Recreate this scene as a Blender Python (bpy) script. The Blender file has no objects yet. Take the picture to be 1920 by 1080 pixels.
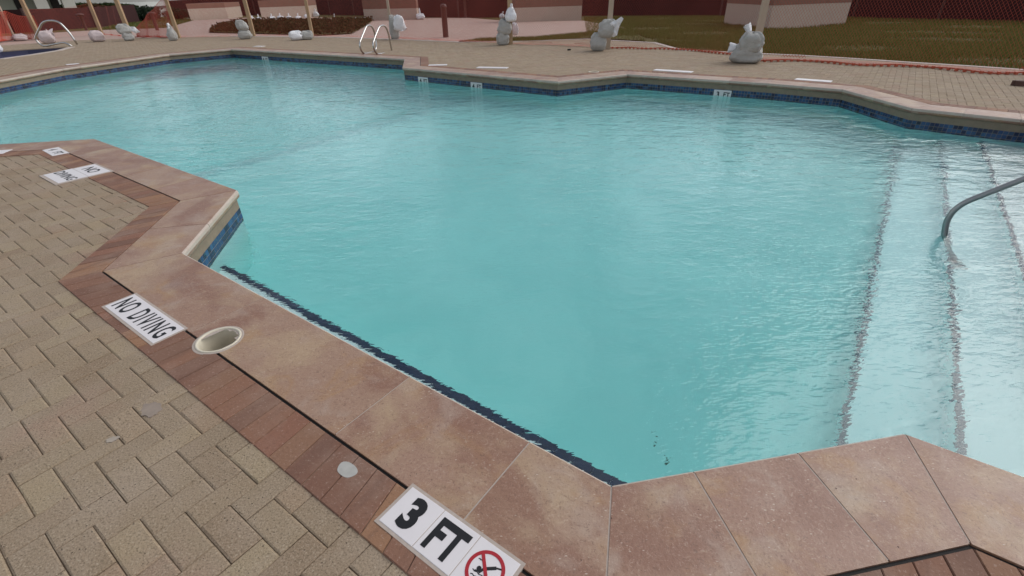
import bpy, bmesh, math, random
import numpy as np
from mathutils import Vector, Matrix
from mathutils.geometry import tessellate_polygon

random.seed(7)
rng = np.random.default_rng(7)
scene = bpy.context.scene
col = scene.collection
R = math.radians

# ------------------------------------------------------------------ camera
CAM_F, CAM_PITCH, CAM_ROLL, CAM_H = 906.05, 31.539, -1.321, 1.4585   # focal length in photo pixels (1920 wide)
_p, _r = R(CAM_PITCH), R(CAM_ROLL)
_fw = np.array([0, math.cos(_p), -math.sin(_p)])
_u0 = np.array([0, math.sin(_p), math.cos(_p)])
_r0 = np.array([1., 0, 0])
_rt = _r0 * math.cos(_r) + _u0 * math.sin(_r)
_up = -_r0 * math.sin(_r) + _u0 * math.cos(_r)
cd = bpy.data.cameras.new('camera')
cd.sensor_width = 36.0
cd.lens = CAM_F / 1920 * 36.0
cd.clip_start, cd.clip_end = 0.05, 2000
cam = bpy.data.objects.new('camera', cd)
col.objects.link(cam)
cam.matrix_world = Matrix(((_rt[0], _up[0], -_fw[0], 0), (_rt[1], _up[1], -_fw[1], 0),
                           (_rt[2], _up[2], -_fw[2], CAM_H), (0, 0, 0, 1)))
scene.camera = cam

# ------------------------------------------------------------------ world, sun, exposure
SUN_EL, SUN_AZ = R(43), R(62)           # bright overcast: a broad soft sun on the right, beyond the pool
w = bpy.data.worlds.new('World')
scene.world = w
w.use_nodes = True
wn = w.node_tree
sky = wn.nodes.new('ShaderNodeTexSky')
sky.sky_type = 'NISHITA'
sky.sun_disc = False
sky.sun_elevation = SUN_EL
sky.sun_rotation = SUN_AZ
sky.dust_density = 1.5
sky.air_density = 1.0
hs = wn.nodes.new('ShaderNodeHueSaturation')
hs.inputs['Saturation'].default_value = 0.36
wn.links.new(sky.outputs[0], hs.inputs['Color'])
bg = wn.nodes['Background']
bg.inputs['Strength'].default_value = 0.125
# broken overcast: soft cloud cells over the whole sky
tc = wn.nodes.new('ShaderNodeTexCoord'); cn = wn.nodes.new('ShaderNodeTexNoise')
cn.inputs['Scale'].default_value = 2.6; cn.inputs['Detail'].default_value = 6; cn.inputs['Roughness'].default_value = .58
wn.links.new(tc.outputs['Generated'], cn.inputs['Vector'])
cr_ = wn.nodes.new('ShaderNodeMapRange'); cr_.interpolation_type = 'SMOOTHSTEP'
for k_, v_ in (('From Min', .38), ('From Max', .64), ('To Min', .62), ('To Max', 1.75)): cr_.inputs[k_].default_value = v_
wn.links.new(cn.outputs[0], cr_.inputs['Value'])
cm = wn.nodes.new('ShaderNodeVectorMath'); cm.operation = 'SCALE'
wn.links.new(hs.outputs[0], cm.inputs[0]); wn.links.new(cr_.outputs[0], cm.inputs['Scale'])
wn.links.new(cm.outputs[0], bg.inputs['Color'])
sl = bpy.data.lights.new('sun', 'SUN')
sl.energy = 1.2
sl.angle = R(44)
sl.color = (1.0, 0.985, 0.96)
sun = bpy.data.objects.new('sun', sl)
col.objects.link(sun)
_sd = Vector((math.cos(SUN_EL) * math.sin(SUN_AZ), math.cos(SUN_EL) * math.cos(SUN_AZ), math.sin(SUN_EL)))
sun.rotation_euler = _sd.to_track_quat('Z', 'Y').to_euler()
sun.location = (0, 0, 30)
vs = scene.view_settings
vs.view_transform = 'Standard'
vs.look = 'None'
vs.gamma = 1.0
vs.use_curve_mapping = False
vs.exposure = 0.23
cy = scene.cycles
cy.max_bounces = 14
cy.transmission_bounces = 12
cy.transparent_max_bounces = 16
cy.diffuse_bounces = 5
cy.glossy_bounces = 5
cy.sample_clamp_indirect = 4.0
cy.use_denoising = True

# ------------------------------------------------------------------ plan coordinates
def G(px, py, z=0.0):
    """photo pixel -> point of the horizontal plane z"""
    d = _fw * CAM_F + (px - 960) * _rt - (py - 540) * _up
    t = (z - CAM_H) / d[2]
    return np.array([d[0] * t, d[1] * t])

def proj(p):
    v = np.asarray(p, float) - np.array([0, 0, CAM_H])
    zc = v @ _fw
    return 960 + CAM_F * (v @ _rt) / zc, 540 - CAM_F * (v @ _up) / zc, zc

def height(px, py, ytop):
    """height of a vertical thing that stands at photo pixel (px,py) and reaches row ytop"""
    b = G(px, py)
    lo, hi = 0.0, 8.0
    for _ in range(40):
        m = (lo + hi) / 2
        if proj((b[0], b[1], m))[1] > ytop: lo = m
        else: hi = m
    return lo

O = np.array([-2.21, 2.93])                       # inner corner of the near coping
AX = R(-36.3)
U = np.array([math.cos(AX), math.sin(AX)])        # along the pool
N = np.array([-U[1], U[0]])                       # across the pool, away from the camera
def UN(u, n): return O + u * U + n * N

WATER_Z = -0.265
LIP = [UN(-11.0, 0.0), UN(-5.12, 0.0), (-5.14, 6.15), UN(-.89, .86), UN(0, 0), UN(3.15, 0), UN(3.96, .84), UN(5.22, .84), UN(5.22, 7.55),
       (6.29, 6.05), (5.49, 6.81), (4.99, 8.66), (4.56, 9.03), (2.41, 10.45), (1.18, 9.80), (0.95, 9.75), (-2.43, 12.27), (-2.69, 14.01),
       (-9.18, 18.01), (-10.5, 16.75), (-11.1, 14.49), (-11.34, 13.57), (-11.27, 11.71)]
LIP = [np.array(p, float) for p in LIP]
LIP[11] = np.array((5.43, 8.29)); LIP.pop(14)

def offset(poly, d):
    """outward offset of a counter-clockwise polygon"""
    out = []
    n = len(poly)
    for i in range(n):
        a, b, c = poly[i - 1], poly[i], poly[(i + 1) % n]
        d1 = (b - a) / np.linalg.norm(b - a); d2 = (c - b) / np.linalg.norm(c - b)
        n1 = np.array([d1[1], -d1[0]]); n2 = np.array([d2[1], -d2[0]])
        m = n1 + n2
        out.append(b + m * d / max(0.25, (1 + n1 @ n2)))
    return out

def inside(poly, pts):
    pts = np.atleast_2d(pts); x, y = pts[:, 0], pts[:, 1]
    r = np.zeros(len(pts), bool)
    n = len(poly)
    for i in range(n):
        x1, y1 = poly[i]; x2, y2 = poly[(i + 1) % n]
        if y1 == y2: continue
        c = ((y1 > y) != (y2 > y)) & (x < (x2 - x1) * (y - y1) / (y2 - y1) + x1)
        r ^= c
    return r

# ------------------------------------------------------------------ object helpers
def link(o, parent=None):
    col.objects.link(o)
    if parent is not None: o.parent = parent
    return o

def tag(o, label=None, cat=None, group=None, kind=None):
    if label: o['label'] = label
    if cat: o['category'] = cat
    if group: o['group'] = group
    if kind: o['kind'] = kind
    return o

def empty(name, loc=(0, 0, 0), rz=0.0):
    o = bpy.data.objects.new(name, None)
    o.empty_display_size = 0.1
    o.location = loc; o.rotation_euler = (0, 0, rz)
    return link(o)

def make_mesh(name, v, f, mat=None, smooth=False):
    me = bpy.data.meshes.new(name)
    me.from_pydata([tuple(map(float, p)) for p in v], [], [tuple(map(int, q)) for q in f])
    if mat: me.materials.append(mat)
    if smooth: me.polygons.foreach_set('use_smooth', [True] * len(me.polygons))
    me.update()
    return me

def obj(name, v, f, mat, parent=None, smooth=False, loc=None):
    o = bpy.data.objects.new(name, make_mesh(name, v, f, mat, smooth))
    if loc is not None: o.location = loc
    return link(o, parent)

class MB:
    """collects shapes into one mesh"""
    def __init__(s): s.v, s.f = [], []
    def add(s, v, f):
        k = len(s.v); s.v += [tuple(p) for p in v]; s.f += [tuple(i + k for i in q) for q in f]
    def box(s, x0, x1, y0, y1, z0, z1):
        s.add([(x0, y0, z0), (x1, y0, z0), (x1, y1, z0), (x0, y1, z0), (x0, y0, z1), (x1, y0, z1), (x1, y1, z1), (x0, y1, z1)],
              [(3, 2, 1, 0), (4, 5, 6, 7), (0, 1, 5, 4), (1, 2, 6, 5), (2, 3, 7, 6), (3, 0, 4, 7)])
    def prism(s, poly, z0, z1):
        n = len(poly)
        v = [(p[0], p[1], z0) for p in poly] + [(p[0], p[1], z1) for p in poly]
        t = tessellate_polygon([[Vector((p[0], p[1], 0)) for p in poly]])
        f = []
        for a, b, c in t:
            ar = (poly[b][0] - poly[a][0]) * (poly[c][1] - poly[a][1]) - (poly[b][1] - poly[a][1]) * (poly[c][0] - poly[a][0])
            if ar < 0: b, c = c, b
            f.append((a + n, b + n, c + n)); f.append((a, c, b))
        for i in range(n):
            j = (i + 1) % n
            f.append((i, j, j + n, i + n))
        s.add(v, f)
    def tube(s, path, r, k=10, cap=True):
        path = [Vector(p) for p in path]
        rings = []
        ref = None
        for i, p in enumerate(path):
            t = (path[min(i + 1, len(path) - 1)] - path[max(i - 1, 0)]).normalized()
            if ref is None:
                ref = t.orthogonal().normalized()
            else:
                ref = (ref - t * ref.dot(t)).normalized()
            b = t.cross(ref)
            rr = r[i] if hasattr(r, '__len__') else r
            rings.append([p + (ref * math.cos(2 * math.pi * j / k) + b * math.sin(2 * math.pi * j / k)) * rr for j in range(k)])
        v = [q for g in rings for q in g]; f = []
        for i in range(len(rings) - 1):
            for j in range(k):
                f.append((i * k + j, i * k + (j + 1) % k, (i + 1) * k + (j + 1) % k, (i + 1) * k + j))
        if cap:
            f.append(tuple(range(k - 1, -1, -1))); m = (len(rings) - 1) * k; f.append(tuple(m + j for j in range(k)))
        s.add(v, f)
    def lathe(s, prof, c=(0, 0), k=32, closed=False):
        v = []; f = []; m = len(prof)
        for j in range(k):
            a = 2 * math.pi * j / k
            for r, z in prof: v.append((c[0] + r * math.cos(a), c[1] + r * math.sin(a), z))
        for j in range(k):
            jj = (j + 1) % k
            for i in range(m - 1): f.append((j * m + i, jj * m + i, jj * m + i + 1, j * m + i + 1))
        s.add(v, f)
    def build(s, name, mat, parent=None, smooth=False):
        return obj(name, s.v, s.f, mat, parent, smooth)

def bend(path, rad=0.08, k=6):
    """round the corners of a 3D polyline"""
    path = [Vector(p) for p in path]; out = [path[0]]
    for a, b, c in zip(path, path[1:], path[2:]):
        d1 = (a - b); d2 = (c - b)
        r = min(rad, d1.length * .48, d2.length * .48)
        p, q = b + d1.normalized() * r, b + d2.normalized() * r
        for i in range(k + 1):
            t = i / k
            out.append(p.lerp(b, t).lerp(b.lerp(q, t), t))
    return out + [path[-1]]

# ------------------------------------------------------------------ node helpers
class Nodes:
    def __init__(s, name):
        s.m = bpy.data.materials.new(name); s.m.use_nodes = True
        s.t = s.m.node_tree; s.t.nodes.clear()
        s.out = s.t.nodes.new('ShaderNodeOutputMaterial')
    def n(s, typ, ins=None, **kw):
        d = s.t.nodes.new('ShaderNode' + typ)
        for k, v in kw.items(): setattr(d, k, v)
        for k, v in (ins or {}).items(): s.put(d.inputs[k], v)
        return d
    def put(s, sock, v):
        if isinstance(v, bpy.types.NodeSocket): s.t.links.new(v, sock)
        else: sock.default_value = v
    def pos(s): return s.n('NewGeometry').outputs['Position']
    def noise(s, scale, vec=None, detail=3, rough=.55, dist=0):
        d = s.n('TexNoise', {'Scale': scale, 'Detail': detail, 'Roughness': rough, 'Distortion': dist})
        s.put(d.inputs['Vector'], vec if vec is not None else s.pos())
        return d.outputs[0]
    def ramp(s, fac, stops):
        d = s.n('ValToRGB', {'Fac': fac}); e = d.color_ramp.elements
        while len(e) < len(stops): e.new(.5)
        for x, (p, c) in zip(e, stops):
            x.position = p; x.color = c if len(c) == 4 else (*c, 1)
        return d.outputs[0]
    def step(s, fac, a, b):
        d = s.n('MapRange', {'Value': fac, 'From Min': a, 'From Max': b}, interpolation_type='SMOOTHSTEP')
        return d.outputs[0]
    def mix(s, fac, a, b, mode='MIX'):
        d = s.n('Mix', data_type='RGBA', blend_type=mode)
        s.put(d.inputs[0], fac)
        s.put(d.inputs[6], a if not isinstance(a, tuple) else (*a[:3], 1)); s.put(d.inputs[7], b if not isinstance(b, tuple) else (*b[:3], 1))
        return d.outputs[2]
    def math(s, op, a, b=0.0, c=None):
        d = s.n('Math', operation=op); s.put(d.inputs[0], a); s.put(d.inputs[1], b)
        if c is not None: s.put(d.inputs[2], c)
        return d.outputs[0]
    def mapping(s, scale=(1, 1, 1), rot=(0, 0, 0), loc=(0, 0, 0), vec=None):
        d = s.n('Mapping', {'Scale': scale, 'Rotation': rot, 'Location': loc})
        s.put(d.inputs['Vector'], vec if vec is not None else s.pos())
        return d.outputs[0]
    def bump(s, h, dist, strength=1.0, normal=None):
        d = s.n('Bump', {'Height': h, 'Distance': dist, 'Strength': strength})
        if normal is not None: s.put(d.inputs['Normal'], normal)
        return d.outputs[0]
    def done(s, color, rough=.7, normal=None, metal=0.0, spec=.4):
        b = s.n('BsdfPrincipled', {'Roughness': rough, 'Metallic': metal, 'Specular IOR Level': spec})
        s.put(b.inputs['Base Color'], color if not isinstance(color, tuple) else (*color[:3], 1))
        if normal is not None: s.put(b.inputs['Normal'], normal)
        s.t.links.new(b.outputs[0], s.out.inputs['Surface'])
        return s.m

def plain(name, c, rough=.6, metal=0.0, var=.25, scale=8.0, bump=0.0, spec=.4):
    s = Nodes(name)
    a = tuple(x * (1 - var) for x in c); b = tuple(min(1, x * (1 + var * .6)) for x in c)
    colr = s.mix(s.noise(scale, detail=5), a, b)
    nm = s.bump(s.noise(scale * 4, detail=5), bump) if bump else None
    return s.done(colr, rough, nm, metal, spec)

# ------------------------------------------------------------------ materials
def paver_mat(name, island):
    s = Nodes(name)
    rnd = s.n('NewGeometry').outputs['Random Per Island'] if island else s.n('ObjectInfo').outputs['Random']
    base = s.ramp(rnd, [(0, (.252, .178, .116)), (.3, (.300, .226, .148)), (.6, (.276, .206, .138)), (.8, (.335, .258, .164)), (1, (.295, .200, .134))])
    blotch = s.noise(3.1, detail=5, rough=.6)
    c = s.mix(s.step(blotch, .35, .75), base, (.33, .255, .185))
    c = s.mix(s.math('MULTIPLY', s.step(s.noise(2.3, detail=4), .54, .70), .45), c, (.32, .20, .145))
    grit = s.noise(150, detail=3, rough=.75)
    c = s.mix(s.math('MULTIPLY', s.step(grit, .47, .33), .72), c, (.10, .075, .05))
    c = s.mix(s.math('MULTIPLY', s.step(grit, .55, .68), .6), c, (.50, .42, .32))
    pits = s.n('TexVoronoi', {'Scale': 55.0}); s.put(pits.inputs['Vector'], s.pos())
    pm = s.math('MULTIPLY', s.step(pits.outputs['Distance'], .17, .07), s.step(s.noise(6, detail=3), .45, .58))
    c = s.mix(s.math('MULTIPLY', pm, .85), c, (.05, .035, .03))
    rust = s.step(s.noise(5.5, s.mapping(loc=(7, 3, 0)), detail=3), .69, .8)
    c = s.mix(s.math('MULTIPLY', rust, .5), c, (.42, .19, .12))
    h = s.math('ADD', s.noise(120, detail=4, rough=.7), s.math('MULTIPLY', pm, -.8))
    return s.done(c, .85, s.bump(h, .0035), spec=.25)
M_PAVER = paver_mat('paver_stone', False)
M_PAVERS = paver_mat('paver_stone_field', True)

def brick_mat(name, island):
    s = Nodes(name)
    rnd = s.n('NewGeometry').outputs['Random Per Island'] if island else s.n('ObjectInfo').outputs['Random']
    base = s.ramp(rnd, [(0, (.17, .085, .058)), (.35, (.225, .112, .072)), (.65, (.28, .15, .085)), (.85, (.185, .10, .07)), (1, (.24, .11, .07))])
    v = s.mapping(scale=(1, 1, 1), rot=(0, 0, -AX))
    c = s.mix(s.math('MULTIPLY', s.step(s.noise(6, v, detail=5), .42, .75), .55), base, (.27, .17, .125))
    c = s.mix(s.math('MULTIPLY', s.step(s.noise(2.2, detail=4), .55, .7), .45), c, (.30, .225, .18))
    fl = s.noise(95, detail=3, rough=.7)
    c = s.mix(s.math('MULTIPLY', s.step(fl, .58, .70), .5), c, (.44, .33, .27))
    c = s.mix(s.math('MULTIPLY', s.step(fl, .43, .30), .5), c, (.10, .05, .035))
    str_ = s.noise(14, s.mapping(scale=(1, .15, 1), vec=v), detail=3)
    c = s.mix(s.math('MULTIPLY', s.step(str_, .5, .68), .4), c, (.14, .075, .055))
    return s.done(c, .8, s.bump(s.noise(90, detail=5, rough=.65), .002), spec=.3)
M_BRICK = brick_mat('border_brick', False)
M_BRICKS = brick_mat('border_brick_field', True)

def travertine(name, edge):
    s = Nodes(name)
    rnd = s.n('ObjectInfo').outputs['Random']
    off = s.n('CombineXYZ', {'X': s.math('MULTIPLY', rnd, 31), 'Y': s.math('MULTIPLY', rnd, 17)}).outputs[0]
    pv = s.n('VectorMath', operation='ADD'); s.put(pv.inputs[0], s.pos()); s.put(pv.inputs[1], off); p = pv.outputs[0]
    base = s.ramp(rnd, [(0, (.30, .172, .118)), (.3, (.275, .15, .102)), (.6, (.335, .215, .145)), (.85, (.305, .18, .126)), (1, (.255, .14, .098))])
    cl = s.noise(2.6, p, detail=6, rough=.62, dist=.6)
    c = s.mix(s.step(cl, .46, .68), base, (.385, .265, .165))
    c = s.mix(s.math('MULTIPLY', s.step(s.noise(3.3, s.mapping(loc=(3, 9, 0), vec=p), detail=6, rough=.65, dist=.8), .52, .66), .62), c, (.34, .19, .085))
    c = s.mix(s.math('MULTIPLY', s.step(s.noise(1.7, p, detail=4, dist=1.0), .47, .62), .8), c, (.225, .108, .07))
    c = s.mix(s.math('MULTIPLY', s.step(s.noise(4.5, p, detail=5, dist=.8), .52, .74), .6), c, (.39, .295, .235))
    c = s.mix(s.math('MULTIPLY', s.step(s.noise(1.3, p, detail=5), .58, .72), .4), c, (.32, .25, .215))
    # small pale scratches and salt flecks
    fv = s.n('TexVoronoi', {'Scale': 30.0, 'Randomness': 1.0}); s.put(fv.inputs['Vector'], s.mapping(scale=(1, 2.3, 1), rot=(0, 0, .6), vec=p))
    fm = s.math('MULTIPLY', s.step(fv.outputs['Distance'], .16, .06), s.step(s.noise(6.5, p, detail=3), .46, .6))
    c = s.mix(s.math('MULTIPLY', fm, .7), c, (.62, .52, .43))
    vein = s.noise(10, s.mapping(scale=(1, 2.6, 1), rot=(0, 0, .9), vec=p), detail=7, rough=.72, dist=2.2)
    c = s.mix(s.math('MULTIPLY', s.step(vein, .55, .72), .5), c, (.46, .33, .23))
    c = s.mix(s.math('MULTIPLY', s.step(vein, .44, .30), .5), c, (.17, .085, .055))
    fine = s.noise(75, p, detail=4, rough=.72, dist=1.5)
    c = s.mix(s.math('MULTIPLY', s.step(fine, .55, .68), .42), c, (.50, .38, .30))
    c = s.mix(s.math('MULTIPLY', s.step(fine, .46, .33), .55), c, (.13, .07, .05))
    pits = s.n('TexVoronoi', {'Scale': 24.0}); s.put(pits.inputs['Vector'], p)
    pm = s.math('MULTIPLY', s.step(pits.outputs['Distance'], .075, .03), s.step(s.noise(3.3, p, detail=2), .52, .6))
    c = s.mix(s.math('MULTIPLY', pm, .9), c, (.04, .025, .02))
    h = s.math('ADD', s.math('MULTIPLY', s.noise(60, p, detail=5, rough=.65), 1.0), s.math('MULTIPLY', pm, -1.2))
    if edge: c = s.mix(s.math('MULTIPLY_ADD', s.noise(9, p, detail=4), .6, .35), c, (.55, .475, .41))
    return s.done(c, s.math('MULTIPLY_ADD', s.noise(12, p), .2, .36), s.bump(h, .0018), spec=.45)
M_TRAV = travertine('travertine_coping', False)
M_EDGE = travertine('limed_coping_edge', True)      # lime left by splashing water on the rounded lip

M_SAND = plain('joint_sand', (.15, .108, .072), .95, scale=40)
M_SEAL = plain('black_sealant', (.018, .016, .015), .8, scale=60, var=.4)
M_GROUT = plain('grey_grout', (.43, .36, .31), .9, scale=50)
M_FASCIA = plain('mortar_fascia', (.245, .19, .135), .9, scale=14, var=.35, bump=.003)
M_WHITE_TILE = plain('white_glazed_tile', (.68, .64, .64), .35, scale=12, var=.07)
M_BLACK = plain('black_print', (.006, .006, .008), .5, scale=60, var=.2)
M_RED = plain('red_print', (.36, .012, .022), .5, scale=60, var=.15)
M_PVC = plain('cream_pvc', (.62, .56, .44), .45, scale=9, var=.12)
M_DARK = plain('dark_void', (.02, .018, .015), .9)
M_CURB = plain('pale_concrete', (.46, .39, .34), .9, scale=5, var=.3, bump=.002)
M_WALK = plain('pink_concrete', (.41, .285, .235), .9, scale=1.2, var=.16, bump=.002)
M_WOOD = plain('post_wood', (.42, .285, .165), .8, scale=3, var=.35, bump=.003)
M_WOOD2 = plain('weathered_wood', (.46, .36, .27), .8, scale=3, var=.3, bump=.003)
M_BOLLARD = plain('brown_paint', (.085, .038, .03), .55, scale=6, var=.3)
M_BLOCK = plain('beige_masonry', (.47, .37, .30), .9, scale=4, var=.12, bump=.004)
M_BAND = plain('brown_stucco', (.22, .115, .082), .9, scale=4, var=.2, bump=.004)
M_BAG_W = plain('white_plastic_bag', (.78, .77, .78), .5, scale=7, var=.18, bump=.02)
M_BAG_G = plain('grey_woven_bag', (.44, .425, .395), .75, scale=9, var=.25, bump=.02)
M_BAG_P = plain('pinkish_bag', (.56, .46, .45), .6, scale=7, var=.2, bump=.02)
M_STEEL = plain('stainless_steel', (.50, .48, .46), .22, metal=1.0, var=.12)
M_STEEL_D = plain('wet_steel', (.30, .30, .30), .38, metal=1.0, var=.15)
M_HEM = plain('net_hem_orange', (.50, .10, .05), .6, scale=5, var=.3)
M_NET = plain('orange_net', (.46, .075, .045), .6, scale=5, var=.2)

def screen_mat():
    s = Nodes('maroon_screen')
    c = s.mix(s.noise(1.5, detail=4), (.030, .013, .013), (.055, .022, .021))
    wv = s.n('TexWave', {'Scale': 9.0, 'Distortion': 1.0}); s.put(wv.inputs['Vector'], s.pos())
    return s.done(c, .9, s.bump(s.noise(30), .01), spec=.15)
M_SCREEN = screen_mat()

def plaster():
    s = Nodes('pool_plaster')
    c = s.mix(s.step(s.noise(.8, detail=5, dist=.8), .3, .7), (.55, .77, .75), (.68, .85, .825))
    c = s.mix(s.math('MULTIPLY', s.step(s.noise(3, detail=5), .5, .8), .4), c, (.48, .71, .70))
    return s.done(c, .85, s.bump(s.noise(80, detail=4), .001), spec=.1)
M_PLASTER = plaster()
def stepplaster():
    s = Nodes('step_plaster')
    c = s.mix(s.noise(2.0, detail=5), (.82, .86, .86), (.90, .91, .91))
    return s.done(c, .85, spec=.1)
M_STEPP = stepplaster()

def mosaic():
    s = Nodes('blue_mosaic')
    rnd = s.n('NewGeometry').outputs['Random Per Island']
    c = s.ramp(rnd, [(0, (.006, .009, .03)), (.3, (.01, .022, .075)), (.55, (.016, .05, .14)), (.78, (.028, .085, .19)), (1, (.009, .013, .045))])
    return s.done(c, .25, spec=.5)
M_MOSAIC = mosaic()
M_NAVY = plain('navy_trim', (.02, .042, .085), .35, scale=22, var=.6)
M_NAVY2 = plain('navy_ledge_tile', (.014, .026, .070), .35, scale=22, var=.6)
M_TRIMD = plain('depth_line_tile', (.42, .66, .67), .5, scale=2.2, var=.5)

def lawn_mat():
    s = Nodes('lawn_soil')
    n1 = s.noise(.35, detail=5, rough=.6); n2 = s.noise(3.5, detail=5, rough=.65)
    c = s.mix(s.step(n2, .35, .7), (.078, .07, .028), (.125, .118, .04))
    c = s.mix(s.math('MULTIPLY', s.step(n1, .5, .66), .75), c, (.125, .082, .056))
    return s.done(c, .95, s.bump(s.noise(25, detail=4), .02), spec=.1)
M_LAWN = lawn_mat()
def leaf_mat(name, a, b, c3):
    s = Nodes(name)
    rnd = s.n('NewGeometry').outputs['Random Per Island']
    c = s.ramp(rnd, [(0, a), (.5, b), (1, c3)])
    d = s.n('BsdfDiffuse', {'Color': c}); t = s.n('BsdfTranslucent', {'Color': c})
    m = s.n('MixShader', {0: .25}); s.t.links.new(d.outputs[0], m.inputs[1]); s.t.links.new(t.outputs[0], m.inputs[2])
    s.t.links.new(m.outputs[0], s.out.inputs['Surface'])
    return s.m
M_GRASS = leaf_mat('grass_blade', (.075, .086, .025), (.128, .14, .038), (.22, .175, .07))
M_HEDGE = leaf_mat('hedge_leaf', (.028, .024, .012), (.055, .045, .02), (.09, .06, .03))
M_TREE = leaf_mat('tree_leaf', (.02, .028, .014), (.035, .05, .022), (.055, .07, .03))
M_BUSH = leaf_mat('bush_leaf', (.02, .03, .02), (.035, .048, .03), (.05, .065, .04))
M_BARK = plain('bark', (.09, .06, .04), .95, bump=.01)

def water():
    s = Nodes('pool_water')
    pu = s.mapping(rot=(0, 0, R(36.3)))                                  # x runs along the pool
    sep = s.n('SeparateXYZ'); s.put(sep.inputs[0], pu)
    wind = s.step(s.noise(.33, detail=3), .36, .62)
    swell = s.noise(2.3, s.mapping(scale=(1, 1.6, 1), rot=(0, 0, R(36.3))), detail=2)
    chop = s.noise(7.0, s.mapping(scale=(1, 2.0, 1), rot=(0, 0, R(-12))), detail=2, rough=.45, dist=.6)
    rip = s.noise(19, s.mapping(scale=(.8, 1.9, 1), rot=(0, 0, R(28))), detail=1, rough=.4, dist=.7)
    along = s.step(sep.outputs[0], 1.6, 2.9)                              # jets stir the water over the steps
    far = s.step(sep.outputs[1], 4.0, 9.0)
    fine = s.noise(44, s.mapping(scale=(.8, 1.7, 1), rot=(0, 0, R(34))), detail=1, rough=.4, dist=.5)
    calm = s.math('MAXIMUM', along, s.math('MAXIMUM', far, s.math('MULTIPLY', wind, .45)))
    h = s.math('MULTIPLY', swell, s.math('MULTIPLY_ADD', far, .05, .014))
    h = s.math('ADD', h, s.math('MULTIPLY', chop, s.math('ADD', s.math('MULTIPLY_ADD', calm, .0085, .0038), s.math('MULTIPLY', far, .011))))
    h = s.math('ADD', h, s.math('MULTIPLY', rip, s.math('MULTIPLY_ADD', calm, .0048, .0024)))
    h = s.math('ADD', h, s.math('MULTIPLY', fine, s.math('MULTIPLY_ADD', along, .0013, .0008)))
    nm = s.bump(h, 1.0)
    g = s.n('BsdfGlass', {'IOR': 1.33, 'Roughness': 0.0, 'Normal': nm, 'Color': (1, 1, 1, 1)})
    s.t.links.new(g.outputs[0], s.out.inputs['Surface'])
    v = s.n('VolumeAbsorption', {'Color': (0.0, .86, .86, 1), 'Density': .36})
    s.t.links.new(v.outputs[0], s.out.inputs['Volume'])
    return s.m
M_WATER = water()

# ================================================================== SETTING: ground, deck bed, walkway
def sheet(name, outer, holes, z, mat, parent=None):
    loops = [outer] + holes
    pts = [p for l in loops for p in l]
    tri = tessellate_polygon([[Vector((p[0], p[1], 0)) for p in l] for l in loops])
    f = []
    for a, b, c in tri:
        A, B, C = pts[a], pts[b], pts[c]
        ar = (B[0] - A[0]) * (C[1] - A[1]) - (B[1] - A[1]) * (C[0] - A[0])
        if abs(ar) < 1e-9: continue
        f.append((a, b, c) if ar > 0 else (a, c, b))
    return obj(name, [(p[0], p[1], z) for p in pts], f, mat, parent)

def circle(c, r, k=28): return [(c[0] + r * math.cos(2 * math.pi * i / k), c[1] + r * math.sin(2 * math.pi * i / k)) for i in range(k)]

DECK_FAR = [G(*p) for p in [(1990, 137), (1917, 131), (1817, 124), (1710, 117.5), (1600, 110), (1500, 104), (1275, 94), (1225, 80), (1100, 73), (960, 78), (860, 79), (770, 75), (630, 70), (430, 68), (300, 70), (150, 75), (0, 85)]]
DECK = [np.array((-30, -6.)), np.array((13, -6.)), np.array((13, 4.5))] + DECK_FAR + [np.array((-30., 18.))]
HOLE_NEAR, HOLE_FAR = np.array((-1.475, 1.945)), np.array((1.80, 10.88))
SPA = [G(*p) for p in [(-60, 118), (0, 109), (60, 101), (110, 93), (131, 88), (100, 90), (50, 93), (0, 97), (-60, 104)]]

ground = sheet('ground', [(-400, -150), (400, -150), (400, 500), (-400, 500)], [[(-16, 0), (6.5, 0.0), (8, 7), (5.8, 10.6), (0, 15), (-9, 20.), (-18.5, 21.5)]], -.07, M_LAWN)
tag(ground, kind='structure')
bed = sheet('pool_deck', DECK, [offset(LIP, .04), circle(HOLE_NEAR, .1), circle(HOLE_FAR, .1), SPA], -.0125, M_SAND)
tag(bed, kind='structure')
WALK = [G(*p) for p in [(0, 87), (150, 77), (300, 72), (430, 70), (630, 72), (770, 77), (855, 81), (862, 75), (1000, 69), (1100, 60), (1172, 51), (1092, 38), (965, 40), (880, 33), (790, 33), (683, 38), (600, 32), (455, 33), (362, 38), (310, 52), (180, 56), (60, 63), (0, 68)]]
walk = sheet('walkway', [(-40, 20.5)] + WALK[::1] + [(-45, 26)], [], -.0165, M_WALK)
tag(walk, kind='structure')

def sky_stand_in_mat():
    s = Nodes('grey_sea')
    return s.done(s.mix(s.noise(.05), (.24, .30, .32), (.32, .38, .40)), .06, s.bump(s.noise(.6, detail=3), .004), spec=.6)
sky_stand_in = sheet('sea', [(-400, 98), (-40, 98), (60, 180), (400, 200), (400, 498), (-400, 498)], [], -.05, sky_stand_in_mat()); tag(sky_stand_in, kind='structure')  # added sheet, paled and glossy, standing in for the low strip of sky

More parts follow.
